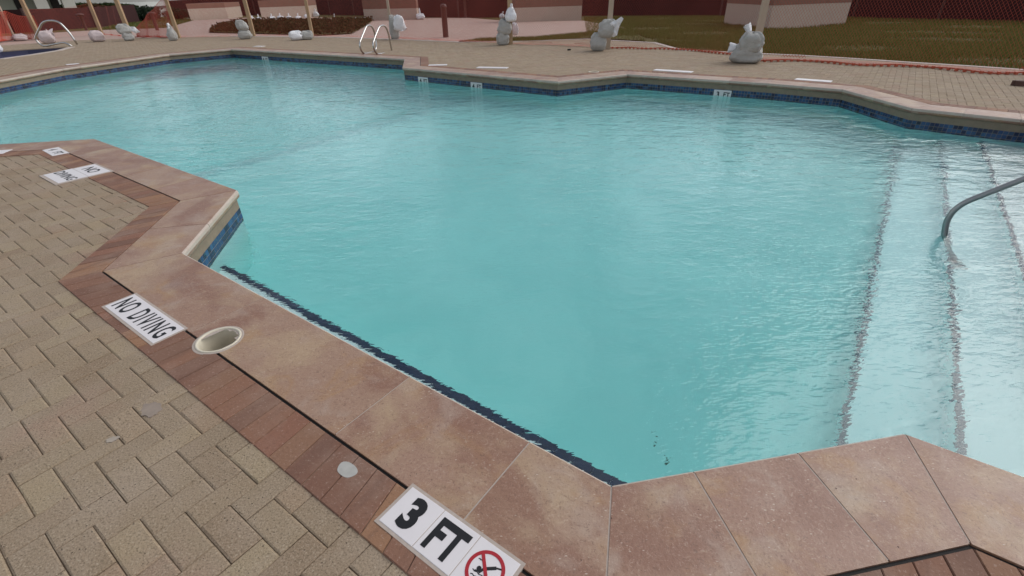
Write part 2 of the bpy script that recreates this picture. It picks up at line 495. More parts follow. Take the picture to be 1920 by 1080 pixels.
# pale concrete strip along the far edge of the deck
def strip(path, w0, w1, z0, z1):
    m = MB()
    path = [np.array(p, float) for p in path]
    L, Rr = [], []
    for i, p in enumerate(path):
        a = path[max(i - 1, 0)]; b = path[min(i + 1, len(path) - 1)]
        t = (b - a) / np.linalg.norm(b - a); n = np.array([-t[1], t[0]])
        L.append(p + n * w1); Rr.append(p + n * w0)
    for i in range(len(path) - 1):
        q = [Rr[i], Rr[i + 1], L[i + 1], L[i]]
        m.add([(x[0], x[1], z0) for x in q] + [(x[0], x[1], z1) for x in q],
              [(4, 5, 6, 7), (0, 1, 5, 4), (1, 2, 6, 5), (2, 3, 7, 6), (3, 0, 4, 7)])
    return m
strip([p for p in DECK_FAR[0:14]][::-1], -.05, .12, -.06, .004).build('edge_strip', M_CURB, bed)

# ------------------------------------------------------------------ herringbone pavers
SOLD_OUT = offset(LIP, .62)
OVER = offset(LIP, .52)
PZ = -.0055
def brick_block(lx, ly, h=.045, gx=.0035, gy=.0012, bev=.0035, z=0.0, bx=None, by=None):
    """low paver: lx by ly, with a chamfer and tighter joints at its ends"""
    x, y = lx / 2 - gx, ly / 2 - gy
    b = bev
    bx = b if bx is None else bx; by = b if by is None else by
    v = [(-x, -y, z - h), (x, -y, z - h), (x, y, z - h), (-x, y, z - h),
         (-x, -y, z - b), (x, -y, z - b), (x, y, z - b), (-x, y, z - b),
         (-x + bx, -y + by, z), (x - bx, -y + by, z), (x - bx, y - by, z), (-x + bx, y - by, z)]
    f = [(8, 9, 10, 11)]
    for k in (0, 4):
        for i in range(4):
            j = (i + 1) % 4
            f.append((k + i, k + j, k + 4 + j, k + 4 + i))
    return v, f

T0u, T0n = .025, -.205
cells = []
for j in range(-70, 175):
    for i in range(-260, 110):
        m = (i - j) % 4
        if m == 0: cells.append((T0u + .1 * (i + 1), T0n + .1 * (j + .5), 0))
        elif m == 2: cells.append((T0u + .1 * (i + .5), T0n + .1 * j, 1))
cells = np.array(cells)
cxy = O + cells[:, :1] * U + cells[:, 1:2] * N
SPA_RIM = [G(*p) for p in [(-60, 121), (0, 111), (62, 102.5), (112, 94), (136, 87.5), (100, 88.5), (50, 91.5), (0, 95), (-60, 102)]]
ok = inside(DECK, cxy) & ~inside(OVER, cxy) & ~inside(SPA_RIM, cxy) & (cxy[:, 1] > -2.2)
cells, cxy = cells[ok], cxy[ok]
q = cxy[:, None, :]
v3 = np.concatenate([cxy, np.zeros((len(cxy), 1))], 1) - np.array([0, 0, CAM_H])
zc = v3 @ _fw
sx = 960 + CAM_F * (v3 @ _rt) / np.maximum(zc, .05); sy = 540 - CAM_F * (v3 @ _up) / np.maximum(zc, .05)
vis = (cxy[:, 0] > -15) & (cxy[:, 0] < 10.5) | (zc > .2) & (sx > -120) & (sx < 2040) & (sy < 1200)
cells, cxy, zc, sx, sy = cells[vis], cxy[vis], zc[vis], sx[vis], sy[vis]
infr = (zc > .2) & (sx > -30) & (sx < 1950) & (sy < 1110)
order = np.argsort(np.where(infr, zc, 1e6))
near_ids = order[:300]
far_ids = order[300:]
variants = {}
for k in (0, 1):
    variants[k] = []
    for a in range(5):
        # joints that run along the pool are the open ones, those across it are tight
        vv, ff = brick_block(.2, .1, gx=.0011, gy=.0015, bev=.0034, bx=.0036, by=.0066) if k == 0 else brick_block(.1, .2, gx=.0011, gy=.0015, bev=.0034, bx=.0036, by=.0066)
        vv = [(x + random.uniform(-.0012, .0012), y + random.uniform(-.0012, .0012), z + (random.uniform(-.0012, .0012) if z > -.02 else 0)) for x, y, z in vv]
        variants[k].append(make_mesh('paver', vv, ff, M_PAVER))
for i in near_ids:
    o = bpy.data.objects.new('paver', random.choice(variants[int(cells[i, 2])]))
    o.location = (cxy[i, 0], cxy[i, 1], PZ + random.uniform(-.0016, .0006))
    o.rotation_euler = (random.uniform(-.009, .009), random.uniform(-.009, .009), AX + random.choice((0, math.pi)) + random.uniform(-.006, .006))
    link(o, bed)
def stack_blocks(items):
    """items: (verts array, faces, xy, angle, z) of equal topology -> one vert and face list"""
    V, F, k = [], [], 0
    for (v, f, xy, an, z) in items:
        c, s_ = math.cos(an), math.sin(an)
        a = np.asarray(v)
        V.append(np.stack([xy[0] + a[:, 0] * c - a[:, 1] * s_, xy[1] + a[:, 0] * s_ + a[:, 1] * c, a[:, 2] + z], 1))
        F += [tuple(x + k for x in q_) for q_ in f]; k += len(a)
    return np.concatenate(V), F
vh = brick_block(.2, .1, gx=.0012, gy=.0018, bev=.0034, bx=.0034, by=.006); vv_ = brick_block(.1, .2, gx=.0012, gy=.0018, bev=.0034, bx=.0034, by=.006)
V, F = stack_blocks([((vh if cells[i, 2] == 0 else vv_)[0], vh[1], cxy[i], AX + random.uniform(-.006, .006), PZ + random.uniform(-.002, .001)) for i in far_ids])
tag(obj('paver_field', V, F, M_PAVERS, bed), kind='stuff')

# ------------------------------------------------------------------ border of brick headers along the coping
near_seg = {0: 1, 1: 1, 2: 1, 3: 1, 4: 1, 5: 1, 6: 1}
bo_in, bo_out = offset(LIP, .421), offset(LIP, .622)
n_lip = len(LIP)
border_pts = []
stuff_items = []
def header_verts(p):     # p: 4 plan points (inner a, inner b, outer b, outer a) centred
    c = sum(p) / 4
    v = []
    for z, ins in ((-.048, .0011), (-.0035, .0012), (0.0, .0045)):
        for k in range(4):
            d = p[k] - c
            e1 = p[(k + 1) % 4] - p[k]; e2 = p[k - 1] - p[k]
            q_ = p[k] + e1 / np.linalg.norm(e1) * ins + e2 / np.linalg.norm(e2) * ins
            v.append((q_[0] - c[0], q_[1] - c[1], z))
    f = [(8, 9, 10, 11)] + [(k + i, k + (i + 1) % 4, k + 4 + (i + 1) % 4, k + 4 + i) for k in (0, 4) for i in range(4)]
    f = [tuple(reversed(x)) for x in f]
    return c, v, f
SIGN_SKIP = []
bricks = []
for i in range(n_lip):
    j = (i + 1) % n_lip
    a, b = bo_in[i], bo_in[j]; c, d = bo_out[j], bo_out[i]
    L = (np.linalg.norm(b - a) + np.linalg.norm(c - d)) / 2
    k = max(1, round(L / .103))
    for s_ in range(k):
        t0, t1 = s_ / k, (s_ + 1) / k
        bricks.append([a + (b - a) * t0, a + (b - a) * t1, d + (c - d) * t1, d + (c - d) * t0])
pr = [proj((*(sum(p) / 4), 0)) for p in bricks]
rank = sorted(range(len(bricks)), key=lambda i: pr[i][2] if (pr[i][2] > .2 and -40 < pr[i][0] < 1960 and -20 < pr[i][1] < 1120) else 1e6)
border_objs = []
for r_, i in enumerate(rank):
    if pr[i][2] < .15: continue
    c, v, f = header_verts(bricks[i])
    dz = random.uniform(-.0012, .0008)
    if r_ < 150 and pr[i][2] < 8:
        v = [(x, y, z + (random.uniform(-.001, .001) if z > -.02 else 0)) for x, y, z in v]
        o = obj('border_brick', v, f, M_BRICK, bed, loc=(c[0], c[1], dz)); border_objs.append(o)
    else:
        stuff_items.append((v, f, c, 0.0, dz))
V, F = stack_blocks(stuff_items)
tag(obj('border_course', V, F, M_BRICKS, bed), kind='stuff')

# ================================================================== THE POOL
pool = empty('swimming_pool', (*UN(0, 0), WATER_Z))
tag(pool, 'turquoise outdoor swimming pool with angular pink stone coping and submerged steps', 'swimming pool')
PB = np.array([*UN(0, 0), WATER_Z])
def pv(v): return [tuple(np.asarray(p, float) - PB) for p in v]
def pobj(name, v, f, mat, smooth=False): return obj(name, pv(v), f, mat, pool, smooth)

WALL = offset(LIP, .03)
def floor_z(p):
    u = (p - O) @ U
    def sm(t): t = min(1, max(0, t)); return t * t * (3 - 2 * t)
    return -1.19 - .55 * sm((-3.50 - u) / .8) - .55 * sm((-4.2 - u) / 6.0)
# floor as a fine grid trimmed generously beyond the walls
gx = np.linspace(-13.5, 6.2, 132); gy = np.linspace(-.9, 10.2, 8)
v, f = [], []
for a in gx:
    for b in gy:
        p = UN(a, b); v.append((p[0], p[1], floor_z(p)))
for i in range(len(gx) - 1):
    for j in range(len(gy) - 1):
        k = i * len(gy) + j; f.append((k, k + len(gy), k + len(gy) + 1, k + 1))
pobj('pool_floor', v, f, M_PLASTER, True)
# walls: plaster below the waterline band, mortar fascia above it
def ribbon(poly, z0, z1, closed=True):
    n = len(poly)
    v = [(p[0], p[1], z0) for p in poly] + [(p[0], p[1], z1) for p in poly]
    f = [((i + 1) % n, i, i + n, (i + 1) % n + n) for i in range(n)]
    return v, f
v, f = ribbon(WALL, -1.95, -.315); pobj('pool_wall', v, f, M_PLASTER)
v, f = ribbon(WALL, -.315, -.04); pobj('wall_fascia', v, f, M_FASCIA)
# mosaic band of small blue tiles
tile_v, tile_f = [], []
TP = .05
wp = offset(LIP, .027)
for i in range(n_lip):
    a, b = wp[i], wp[(i + 1) % n_lip]
    L = np.linalg.norm(b - a); k = max(1, int(round(L / TP))); t = (b - a) / L; nn = np.array([-t[1], t[0]])   # towards the water
    for s_ in range(k):
        c0 = a + t * (L * s_ / k + .002); c1 = a + t * (L * (s_ + 1) / k - .002)
        for r_ in range(3):
            z1 = -.160 - r_ * .0485; z0 = z1 - .0455
            e = random.uniform(0, .0008)
            q0, q1 = c0 - nn * .004, c1 - nn * .004
            f0, f1 = c0 + nn * (-.0022 + e), c1 + nn * (-.0022 + e)
            kk = len(tile_v)
            tile_v += [(q0[0], q0[1], z0), (q1[0], q1[1], z0), (q1[0], q1[1], z1), (q0[0], q0[1], z1),
                       (f0[0], f0[1], z0 + .001), (f1[0], f1[1], z0 + .001), (f1[0], f1[1], z1 - .001), (f0[0], f0[1], z1 - .001)]
            tile_f += [(kk + 4, kk + 5, kk + 6, kk + 7)] + [(kk + x, kk + (x + 1) % 4, kk + 4 + (x + 1) % 4, kk + 4 + x) for x in range(4)]
tag(pobj('mosaic_band', tile_v, tile_f, M_MOSAIC), kind='stuff')

# steps at the right-hand end, each with a navy trim strip on its nose
for name_u, top in ((3.88, -.96), (4.34, -.73), (4.73, -.50)):
    m = MB(); m.prism([UN(name_u, .75), UN(5.4, .75), UN(5.4, 7.75), UN(name_u, 7.75)], top - .24, top)
    stp = obj('step', pv(m.v), m.f, M_STEPP, pool)
    m = MB()
    n_t = 44
    for k in range(n_t):
        a, b = .82 + 6.8 * k / n_t + .003, .82 + 6.8 * (k + 1) / n_t - .003
        m.prism([UN(name_u - .004, a), UN(name_u + .026, a), UN(name_u + .026, b), UN(name_u - .004, b)], top - .03, top + .004)
    obj('trim_strip', pv(m.v), m.f, M_NAVY, stp)
# shallow ledge along the near wall, its nose trimmed with navy tile
m = MB(); m.prism([UN(-.40, .356), UN(-.02, -.03), UN(3.17, -.03), UN(3.54, .356)], -1.25, -.530)
ledge = obj('ledge', pv(m.v), m.f, M_STEPP, pool)
m = MB()
for k in range(40):
    a = -.385 + 3.905 * k / 40; b = -.385 + 3.905 * (k + 1) / 40 - .0015
    m.prism([UN(a, .306), UN(b, .306), UN(b, .360), UN(a, .360)], -.585, -.526)
obj('trim_strip', pv(m.v), m.f, M_NAVY2, ledge)
m = MB()          # tile line where the floor drops off to the deep end
for k in range(40):
    a = .9 + 7.6 * k / 40; m.prism([UN(-3.56, a), UN(-3.34, a), UN(-3.34, a + .188), UN(-3.56, a + .188)], -1.20, -1.184)
obj('depth_line', pv(m.v), m.f, M_TRIMD, pool)

# coping stones
c_out = offset(LIP, .412)
def coping_stone(a, b, c, d):     # front a-b at the water, back c-d
    cen = (a + b + c + d) / 4
    P = [a, b, c, d]
    rings = [(0.0, .012, .0036), (-.004, .005, .0024), (-.014, .001, .002), (-.036, 0.0, .002), (-.056, .003, .002), (-.070, .014, .002)]
    v = []
    tf = (b - a) / np.linalg.norm(b - a); nf = np.array([tf[1], -tf[0]])    # away from the water
    for z, fi, si in rings:
        e = (b - a) / np.linalg.norm(b - a); g_ = (c - d) / np.linalg.norm(c - d)
        s1 = (d - a) / np.linalg.norm(d - a); s2 = (c - b) / np.linalg.norm(c - b)
        k1 = 1 / max(.3, s1 @ nf); k2 = 1 / max(.3, s2 @ nf)
        q_ = [a + e * si + s1 * fi * k1, b - e * si + s2 * fi * k2, c - g_ * si - s2 * .002, d + g_ * si - s1 * .002]
        v += [(x[0] - cen[0], x[1] - cen[1], z) for x in q_]
    f = [(3, 2, 1, 0)]
    for k in range(len(rings) - 1):
        for i in range(4):
            f.append((4 * k + i, 4 * k + (i + 1) % 4, 4 * k + 4 + (i + 1) % 4, 4 * k + 4 + i))
    k = 4 * (len(rings) - 1); f.append((k, k + 1, k + 2, k + 3))
    return cen, v, f
near_cuts = {3: [.75], 4: [.99, 2.17, 2.815], 5: [.30, .71]}
coping = []
for i in range(n_lip):
    j = (i + 1) % n_lip
    a, b, c, d = LIP[i], LIP[j], c_out[j], c_out[i]
    L = np.linalg.norm(b - a); t = (b - a) / L; nn = np.array([t[1], -t[0]])
    cuts = near_cuts.get(i)
    if cuts is None:
        k = max(1, round(L / .62)); cuts = [L * s_ / k for s_ in range(1, k)]
    sec = [(a, d)] + [(a + t * x, a + t * x + nn * .412) for x in cuts] + [(b, c)]
    for (p, p2), (q_, q2) in zip(sec, sec[1:]):
        cen, v, f = coping_stone(p, q_, q2, p2)
        o = obj('coping_stone', v, f, M_TRAV, pool, loc=(cen[0] - PB[0], cen[1] - PB[1], random.uniform(0, .0008) - PB[2]))
        o.data.materials.append(M_EDGE)
        for k in (1, 5, 9): o.data.polygons[k].material_index = 1
        coping.append((o, cen))
# pale grout at the bottom of the joints between stones, dark sealant between coping and bricks
g_in, g_o = offset(LIP, .010), offset(LIP, .405)
v = [(p[0], p[1], -.0018) for p in g_in] + [(p[0], p[1], -.0018) for p in g_o]
f = [(i, i + n_lip, (i + 1) % n_lip + n_lip, (i + 1) % n_lip) for i in range(n_lip)]
pobj('joint_grout', v, f, M_GROUT)
s_in, s_o = offset(LIP, .409), offset(LIP, .43)
v = [(p[0], p[1], -.0085) for p in s_in] + [(p[0], p[1], -.0085) for p in s_o]
f = [(i, i + n_lip, (i + 1) % n_lip + n_lip, (i + 1) % n_lip) for i in range(n_lip) if i != 3]
obj('sealant_joint', v, f, M_SEAL, bed)

# the water body: one closed volume that reaches just into the walls and below the floor
wpoly = offset(LIP, .045)
m = MB(); m.prism(wpoly, -2.3, WATER_Z)
wat = m.build('water', M_WATER); tag(wat, kind='structure')

# umbrella sleeves: cut the stones and bricks they pass through
def cut_round(objs, c, r):
    m = MB(); m.prism(circle(c, r, 40), -.2, .1)
    cut = m.build('cutter', None)
    for o in objs:
        o.data = o.data.copy()
        md = o.modifiers.new('hole', 'BOOLEAN'); md.object = cut; md.operation = 'DIFFERENCE'; md.solver = 'EXACT'
    bpy.context.view_layer.update()
    dg = bpy.context.evaluated_depsgraph_get()
    new = [bpy.data.meshes.new_from_object(o.evaluated_get(dg)) for o in objs]
    for o, me in zip(objs, new):
        o.modifiers.clear(); o.data = me
    bpy.data.objects.remove(cut)
bpy.context.view_layer.update()
allst = [o for o, _ in coping] + border_objs
for c in (HOLE_NEAR, HOLE_FAR):
    tgt = [o for o in allst if np.linalg.norm(np.array(o.matrix_world.translation[:2]) - c) < .55]
    cut_round(tgt, c, .106)
# a grout sheet must not bridge the near hole: the sleeve stands through it with its own floor above the sheet
def sleeve(c, label):
    t = empty('umbrella_sleeve', (c[0], c[1], 0)); tag(t, label, 'drain pipe', 'round white sleeves set in the pool edge')
    m = MB(); m.lathe([(.100, -.2), (.104, -.01), (.105, .003), (.103, .0055), (.096, .005), (.093, .001), (.092, -.05), (.091, -.2)], k=40)
    m.build('pipe', M_PVC, t, True)
    m = MB(); m.lathe([(.099, -.19), (.0005, -.19)], k=24); m.build('pipe_bottom', M_DARK, t)
    m = MB(); m.lathe([(.104, .0012), (.112, .0018), (.118, .0005)], k=40)
    m.build('grout_collar', M_GROUT, t)
    return t
# cut the thin sheets too, by moving faces away: rebuild the grout and the sealant with a round gap
def gap_sheet(o, c, r):
    bm = bmesh.new(); bm.from_mesh(o.data)
    mw = o.matrix_world
    bmesh.ops.subdivide_edges(bm, edges=bm.edges[:], cuts=90, use_grid_fill=True)
    kill = [fc for fc in bm.faces if min(np.linalg.norm(np.array((mw @ fc.calc_center_median())[:2]) - cc) for cc in c) < r]
    bmesh.ops.delete(bm, geom=kill, context='FACES'); bm.to_mesh(o.data); bm.free()
bpy.context.view_layer.update()
gap_sheet(bpy.data.objects['joint_grout'], [HOLE_NEAR, HOLE_FAR], .085)
gap_sheet(bpy.data.objects['sealant_joint'], [HOLE_NEAR, HOLE_FAR], .095)
sleeve(HOLE_NEAR, 'open cream pipe sleeve in the near coping beside the NO DIVING sign')
sleeve(HOLE_FAR, 'small distant pipe sleeve in the far coping behind the pool')

# ================================================================== SIGNS
def text_geo(txt, size, bold=0.0, ext=.0004, sx_=1.0, sp_=1.0):
    cu = bpy.data.curves.new('t', 'FONT'); cu.body = txt; cu.size = size; cu.align_x = 'CENTER'; cu.align_y = 'CENTER'; cu.space_character = sp_; cu.space_word = 1.25
    cu.offset = bold; cu.extrude = ext; cu.resolution_u = 4
    o = bpy.data.objects.new('t', cu); col.objects.link(o)
    bpy.context.view_layer.update()
    me = bpy.data.meshes.new_from_object(o.evaluated_get(bpy.context.evaluated_depsgraph_get()))
    xs = [v_.co.x for v_ in me.vertices]; ys = [v_.co.y for v_ in me.vertices]
    mx, my = (min(xs) + max(xs)) / 2, (min(ys) + max(ys)) / 2
    v = [((p.co.x - mx) * sx_, p.co.y - my, p.co.z) for p in me.vertices]; f = [tuple(p.vertices) for p in me.polygons]
    bpy.data.objects.remove(o); bpy.data.meshes.remove(me)
    return v, f
def tile_part(root, x0, x1, y0, y1, z=.003, name='tile'):
    g = .0012; b = .0012
    v, f = brick_block(x1 - x0, y1 - y0, h=.012, gx=g, gy=g, bev=b)
    return obj(name, [(p[0] + (x0 + x1) / 2, p[1] + (y0 + y1) / 2, p[2] + z) for p in v], f, M_WHITE_TILE, root)
def letters(parent, txt, x, y, size, bold=0.0, z=.0035, sx_=1.0, mat=None, sp_=1.0):
    v, f = text_geo(txt, size, bold, sx_=sx_, sp_=sp_)
    return obj('lettering', [(p[0] + x, p[1] + y, p[2] + z) for p in v], f, mat or M_BLACK, parent)
def sign_root(c, ang, label, cat, group=None):
    t = empty('depth_marker', (c[0], c[1], 0), ang); return tag(t, label, cat, group)
def grout_bed(root, x0, x1, y0, y1, e=.012):
    m = MB(); m.box(x0 - e, x1 + e, y0 - e, y1 + e, -.012, .0014); return m.build('grout_bed', M_GROUT, root)

# "3 FT" and the no-diving symbol, the nearest
B0, C0, E1 = G(774, 912.8), G(903.1, 1008), G(979.7, 1060.5)
ang3 = math.atan2(*(E1 - B0)[::-1])
t = sign_root(B0, ang3, 'white tile depth marker reading 3 FT beside the near coping', 'depth marker')
S = .1535
grout_bed(t, 0, 3 * S, -S, 0, .010)
ta = tile_part(t, 0, S, -S, 0); letters(ta, '3', S * .50, -S * .48, .146, .0075, sx_=.92)
tb = tile_part(t, S, 2 * S, -S, 0); letters(tb, 'FT', S * 1.5, -S * .5, .150, .0055, sx_=.74, sp_=1.06)
tc = tile_part(t, 2 * S, 3 * S, -S, 0)
def ring(r0, r1, z0, z1, c=(0, 0), k=40):
    m = MB(); m.lathe([(r0, z0), (r0, z1), (r1, z1), (r1, z0)], c, k); return m
cx, cy_ = S * 2.5, -S * .5
m = ring(.049, .060, .003, .0040, (cx, cy_)); 
a45 = math.pi / 4
def bar(m, p, q_, w_, z0, z1):
    p, q_ = np.array(p), np.array(q_); d = (q_ - p) / np.linalg.norm(q_ - p); n_ = np.array([-d[1], d[0]]) * w_ / 2
    m.prism([p - n_, q_ - n_, q_ + n_, p + n_], z0, z1)
m.build('prohibition_ring', M_RED, tc)
m = MB(); bar(m, (cx - .038, cy_ + .038), (cx + .038, cy_ - .038), .0105, .003, .0044); m.build('slash', M_RED, tc)
m = MB()      # diving swimmer and wavy water lines
bar(m, (cx - .004, cy_ + .002), (cx + .024, cy_ + .024), .010, .003, .0038)
bar(m, (cx + .024, cy_ + .024), (cx + .041, cy_ + .030), .005, .003, .0037)
bar(m, (cx - .004, cy_ + .004), (cx - .012, cy_ - .016), .008, .003, .0037)
bar(m, (cx - .010, cy_ - .010), (cx - .026, cy_ - .018), .005, .003, .0036)
m.prism(circle((cx - .018, cy_ - .006), .0075, 14), .003, .0038)
for y_, x0_, x1_ in ((.016, -.045, -.012), (-.020, -.042, .036), (-.032, -.030, .026)):
    for k in range(9):
        xa = x0_ + (x1_ - x0_) * k / 9; xb = x0_ + (x1_ - x0_) * (k + 1) / 9
        if abs(xa) < .04: bar(m, (cx + xa, cy_ + y_ + .003 * (k % 2)), (cx + xb, cy_ + y_ + .003 * ((k + 1) % 2)), .0028, .003, .0035)
m.build('swimmer_symbol', M_BLACK, tc)

# NO DIVING plate
q = [G(203, 575.5), G(253, 552), G(346, 616), G(289, 648)]
angn = math.atan2(*(q[2] - q[1])[::-1]); Ln = .606
t = sign_root(q[1], angn, 'long white tile sign lettered NO DIVING in the brick border', 'safety sign')
grout_bed(t, 0, Ln, -.152, 0)
for k in range(4): tile_part(t, Ln * k / 4, Ln * (k + 1) / 4, -.152, 0) if False else None
ta = tile_part(t, 0, Ln, -.152, 0); letters(ta, 'NO DIVING', Ln / 2, -.076, .150, .0026, sx_=.60, sp_=1.22)

# two weathered signs further along the near edge
p0 = G(110, 276); p1 = G(131, 287)
an = math.atan2(*(p1 - p0)[::-1])
t = sign_root(p0, an, 'small white depth marker at the far end of the near border', 'depth marker')
ta = tile_part(t, 0, .20, -.155, 0); tb = tile_part(t, .20, .42, -.155, 0)
letters(ta, '4', .1, -.077, .12, .002); letters(tb, 'FT', .31, -.077, .115, .002)
p0 = G(178, 308); p1 = G(208, 321); an = math.atan2(*(p1 - p0)[::-1])
t = sign_root(p0, an, 'square white tile sign over brick border and pavers with small lettering', 'safety sign')
grout_bed(t, -.01, .44, -.44, -.0, .02)
ta = tile_part(t, 0, .43, -.19, 0); tb = tile_part(t, -.02, .43, -.43, -.19)
letters(ta, 'NO', .21, -.095, .15, .002); letters(tb, 'DIVING', .21, -.31, .125, .002)
p0 = G(26, 281); t = sign_root(p0, AX + R(47), 'white sign plate on the border at the left edge of the frame', 'safety sign')
tile_part(t, -.7, -.02, -.16, .02)

# flat white markers in the far border
FARSIGN = [((803, 123), (838, 122), 'white marker tile beside the coping step across the pool'),
           ((893, 127), (950, 128), 'white marker tile left of the far pipe sleeve'),
           ((1225, 131.5), (1296, 136), 'long white marker right of the far pipe sleeve'),
           ((1490, 149), (1558, 154), 'white marker tile nearest the far bend of the coping')]
for a, b, lab in FARSIGN:
    p0, p1 = G(*a), G(*b); L = np.linalg.norm(p1 - p0); an = math.atan2(*(p1 - p0)[::-1])
    t = sign_root(p0, an, lab, 'depth marker', 'white marker tiles along the far border')
    k = max(2, round(L / .2))
    for s_ in range(k): tile_part(t, L * s_ / k, L * (s_ + 1) / k, -.03, .17, .004)
for a, b, lab in [((124, 121.3), (148, 119.2), 'thin white marker on the far left coping edge'), ((478, 86.6), (494, 86.9), 'tiny white marker on the far border left of the ladder')]:
    p0, p1 = G(*a), G(*b); L = np.linalg.norm(p1 - p0); an = math.atan2(*(p1 - p0)[::-1])
    t = sign_root(p0, an, lab, 'depth marker', 'white marker tiles along the far border'); tile_part(t, 0, L, -.1, .1, .004)

# upright depth tiles in the waterline band of the far wall
def wall_marker(px, py, txt, label):
    # find the wall segment hit by the view ray
    d = _fw * CAM_F + (px - 960) * _rt - (py - 540) * _up
    best = None
    for i in range(n_lip):
        a, b = wp[i], wp[(i + 1) % n_lip]
        e = b - a
        M2 = np.array([[d[0], -e[0]], [d[1], -e[1]]])
        if abs(np.linalg.det(M2)) < 1e-9: continue
        s_, k = np.linalg.solve(M2, a)
        if s_ > 0 and 0 <= k <= 1 and d[1] * s_ > 4:
            if best is None or s_ < best[0]: best = (s_, a + e * k, e / np.linalg.norm(e))
    _, p, e = best
    nn = np.array([-e[1], e[0]])
    z = -.243
    t = bpy.data.objects.new('depth_marker', None); link(t); tag(t, label, 'depth marker', 'upright depth tiles in the far pool wall')
    x = Vector((-e[0], -e[1], 0)); y = Vector((0, 0, 1)); nz = Vector((nn[0], nn[1], 0))
    t.matrix_world = Matrix(((x[0], y[0], nz[0], p[0] + nn[0] * .005), (x[1], y[1], nz[1], p[1] + nn[1] * .005), (x[2], y[2], nz[2], z), (0, 0, 0, 1)))
    ta = tile_part(t, -.155, 0, -.075, .075, .004); tb = tile_part(t, 0, .155, -.075, .075, .004)
    letters(ta, txt[0], -.0775, 0, .12, .004, z=.0045); letters(tb, 'FT', .0775, 0, .11, .003, z=.0045)
wall_marker(793, 145, '4', 'upright 4 FT tile in the far pool wall nearest the step')
wall_marker(893, 154, '4', 'upright 4 FT tile in the straight far pool wall')
wall_marker(1355, 173, '3', 'upright 3 FT tile in the far wall of the shallow alcove')
wall_marker(496, 105, '4', 'faint upright depth tile in the farthest wall left of the ladder')

# pale round paint spot on a border brick
m = MB()
pts = [(math.cos(a) * (.042 + .003 * math.sin(3 * a)), math.sin(a) * (.030 + .003 * math.cos(2 * a))) for a in [2 * math.pi * i / 24 for i in range(24)]]
m.prism(pts, -.002, .0016)
t = m.build('mortar_blob', plain('grey_mortar', (.40, .39, .36), .9, scale=40))
t.location = (*G(651, 881), 0); t.rotation_euler = (0, 0, AX)
tag(t, 'round grey mortar blob dried on a red border brick', 'mortar spot')

# grey stain of spilled cement on a paver, a dark pebble, a floating leaf and a dark wooden block
def flat_patch(name, c, rx, ry, z0, z1, mat, seed, rot, label, cat):
    r_ = random.Random(seed); k = 26
    pts = [(math.cos(2 * math.pi * i / k) * rx * (1 + .16 * math.sin(i * 1.3 + seed) + r_.uniform(-.08, .08)), math.sin(2 * math.pi * i / k) * ry * (1 + .16 * math.cos(i * 1.9) + r_.uniform(-.08, .08))) for i in range(k)]
    m = MB(); m.prism(pts, z0, z1); t = m.build(name, mat); t.location = (c[0], c[1], 0); t.rotation_euler = (0, 0, rot); return tag(t, label, cat)
flat_patch('cement_stain', G(283, 766), .05, .036, -.008, -.0035, plain('cement_grey', (.285, .228, .185), .9, scale=22, var=.35), 3, AX, 'grey cement stain dried on a tan paver', 'stain')
flat_patch('cement_stain', G(210, 822), .022, .014, -.008, -.0038, plain('cement_pale', (.36, .305, .25), .9, scale=22, var=.2), 5, .3, 'small pale cement splash on the pavers below the grey stain', 'stain')
flat_patch('pebble', G(1067, 94), .05, .04, -.006, .03, M_DARK, 8, .3, 'small dark stone lying on the far deck left of a post', 'stone')
flat_patch('fallen_leaf', G(1392, 181, WATER_Z), .10, .035, WATER_Z - .004, WATER_Z + .008, plain('brown_leaf', (.20, .12, .05), .7), 9, -.4, 'brown leaf floating below the 3 FT wall tile', 'leaf')
flat_patch('wooden_block', G(1912, 160), .10, .06, -.006, .07, plain('dark_block', (.10, .05, .04), .8), 4, -.5, 'dark reddish block on the deck at the right edge of the frame', 'block')

for k, (uu, nn_) in enumerate(((3.12, .95), (3.02, 1.02), (3.30, .80))):
    q_ = UN(uu, nn_); flat_patch('sunken_leaf', q_, (.020 + .006 * k) * .6, .006, -1.192, -1.183, plain('sunken_leaf', (.14, .17, .13), .8), 20 + k, k * 1.1,
        ('larger dark leaf scrap on the pool floor near the coping corner', 'dark leaf scrap furthest from the coping corner on the pool floor', 'dark leaf scrap nearest the steps on the pool floor')[k], 'leaf')

# ================================================================== RAILS
def rail_obj(path, r, mat, parent, name, k=12):
    m = MB(); m.tube(path, r, k); return m.build(name, mat, parent, True)
# handrail rising out of the water over the steps
b = UN(4.385, 3.70)
t = empty('handrail', (b[0], b[1], -.73)); tag(t, 'grey steel handrail rising out of the water over the pool steps', 'handrail')
wl = np.array((3.43, 3.51)) - b                   # where it breaks the surface
pth = bend([(0, 0, 0), (wl[0] * .5, wl[1] * .5, .28), (wl[0], wl[1], .67), (wl[0] + .806 * .75, wl[1] - .592 * .75, .67 + .75 * .93), (wl[0] + .806 * 1.35, wl[1] - .592 * 1.35, .67 + .75 * .93), (wl[0] + .806 * 1.35, wl[1] - .592 * 1.35, .67)], .15, 8)
rail_obj(pth, .021, M_STEEL_D, t, 'rail_tube', 16)
m = MB(); m.lathe([(.026, .03), (.05, .025), (.055, .0)], k=20); m.build('flange', M_STEEL_D, t, True)

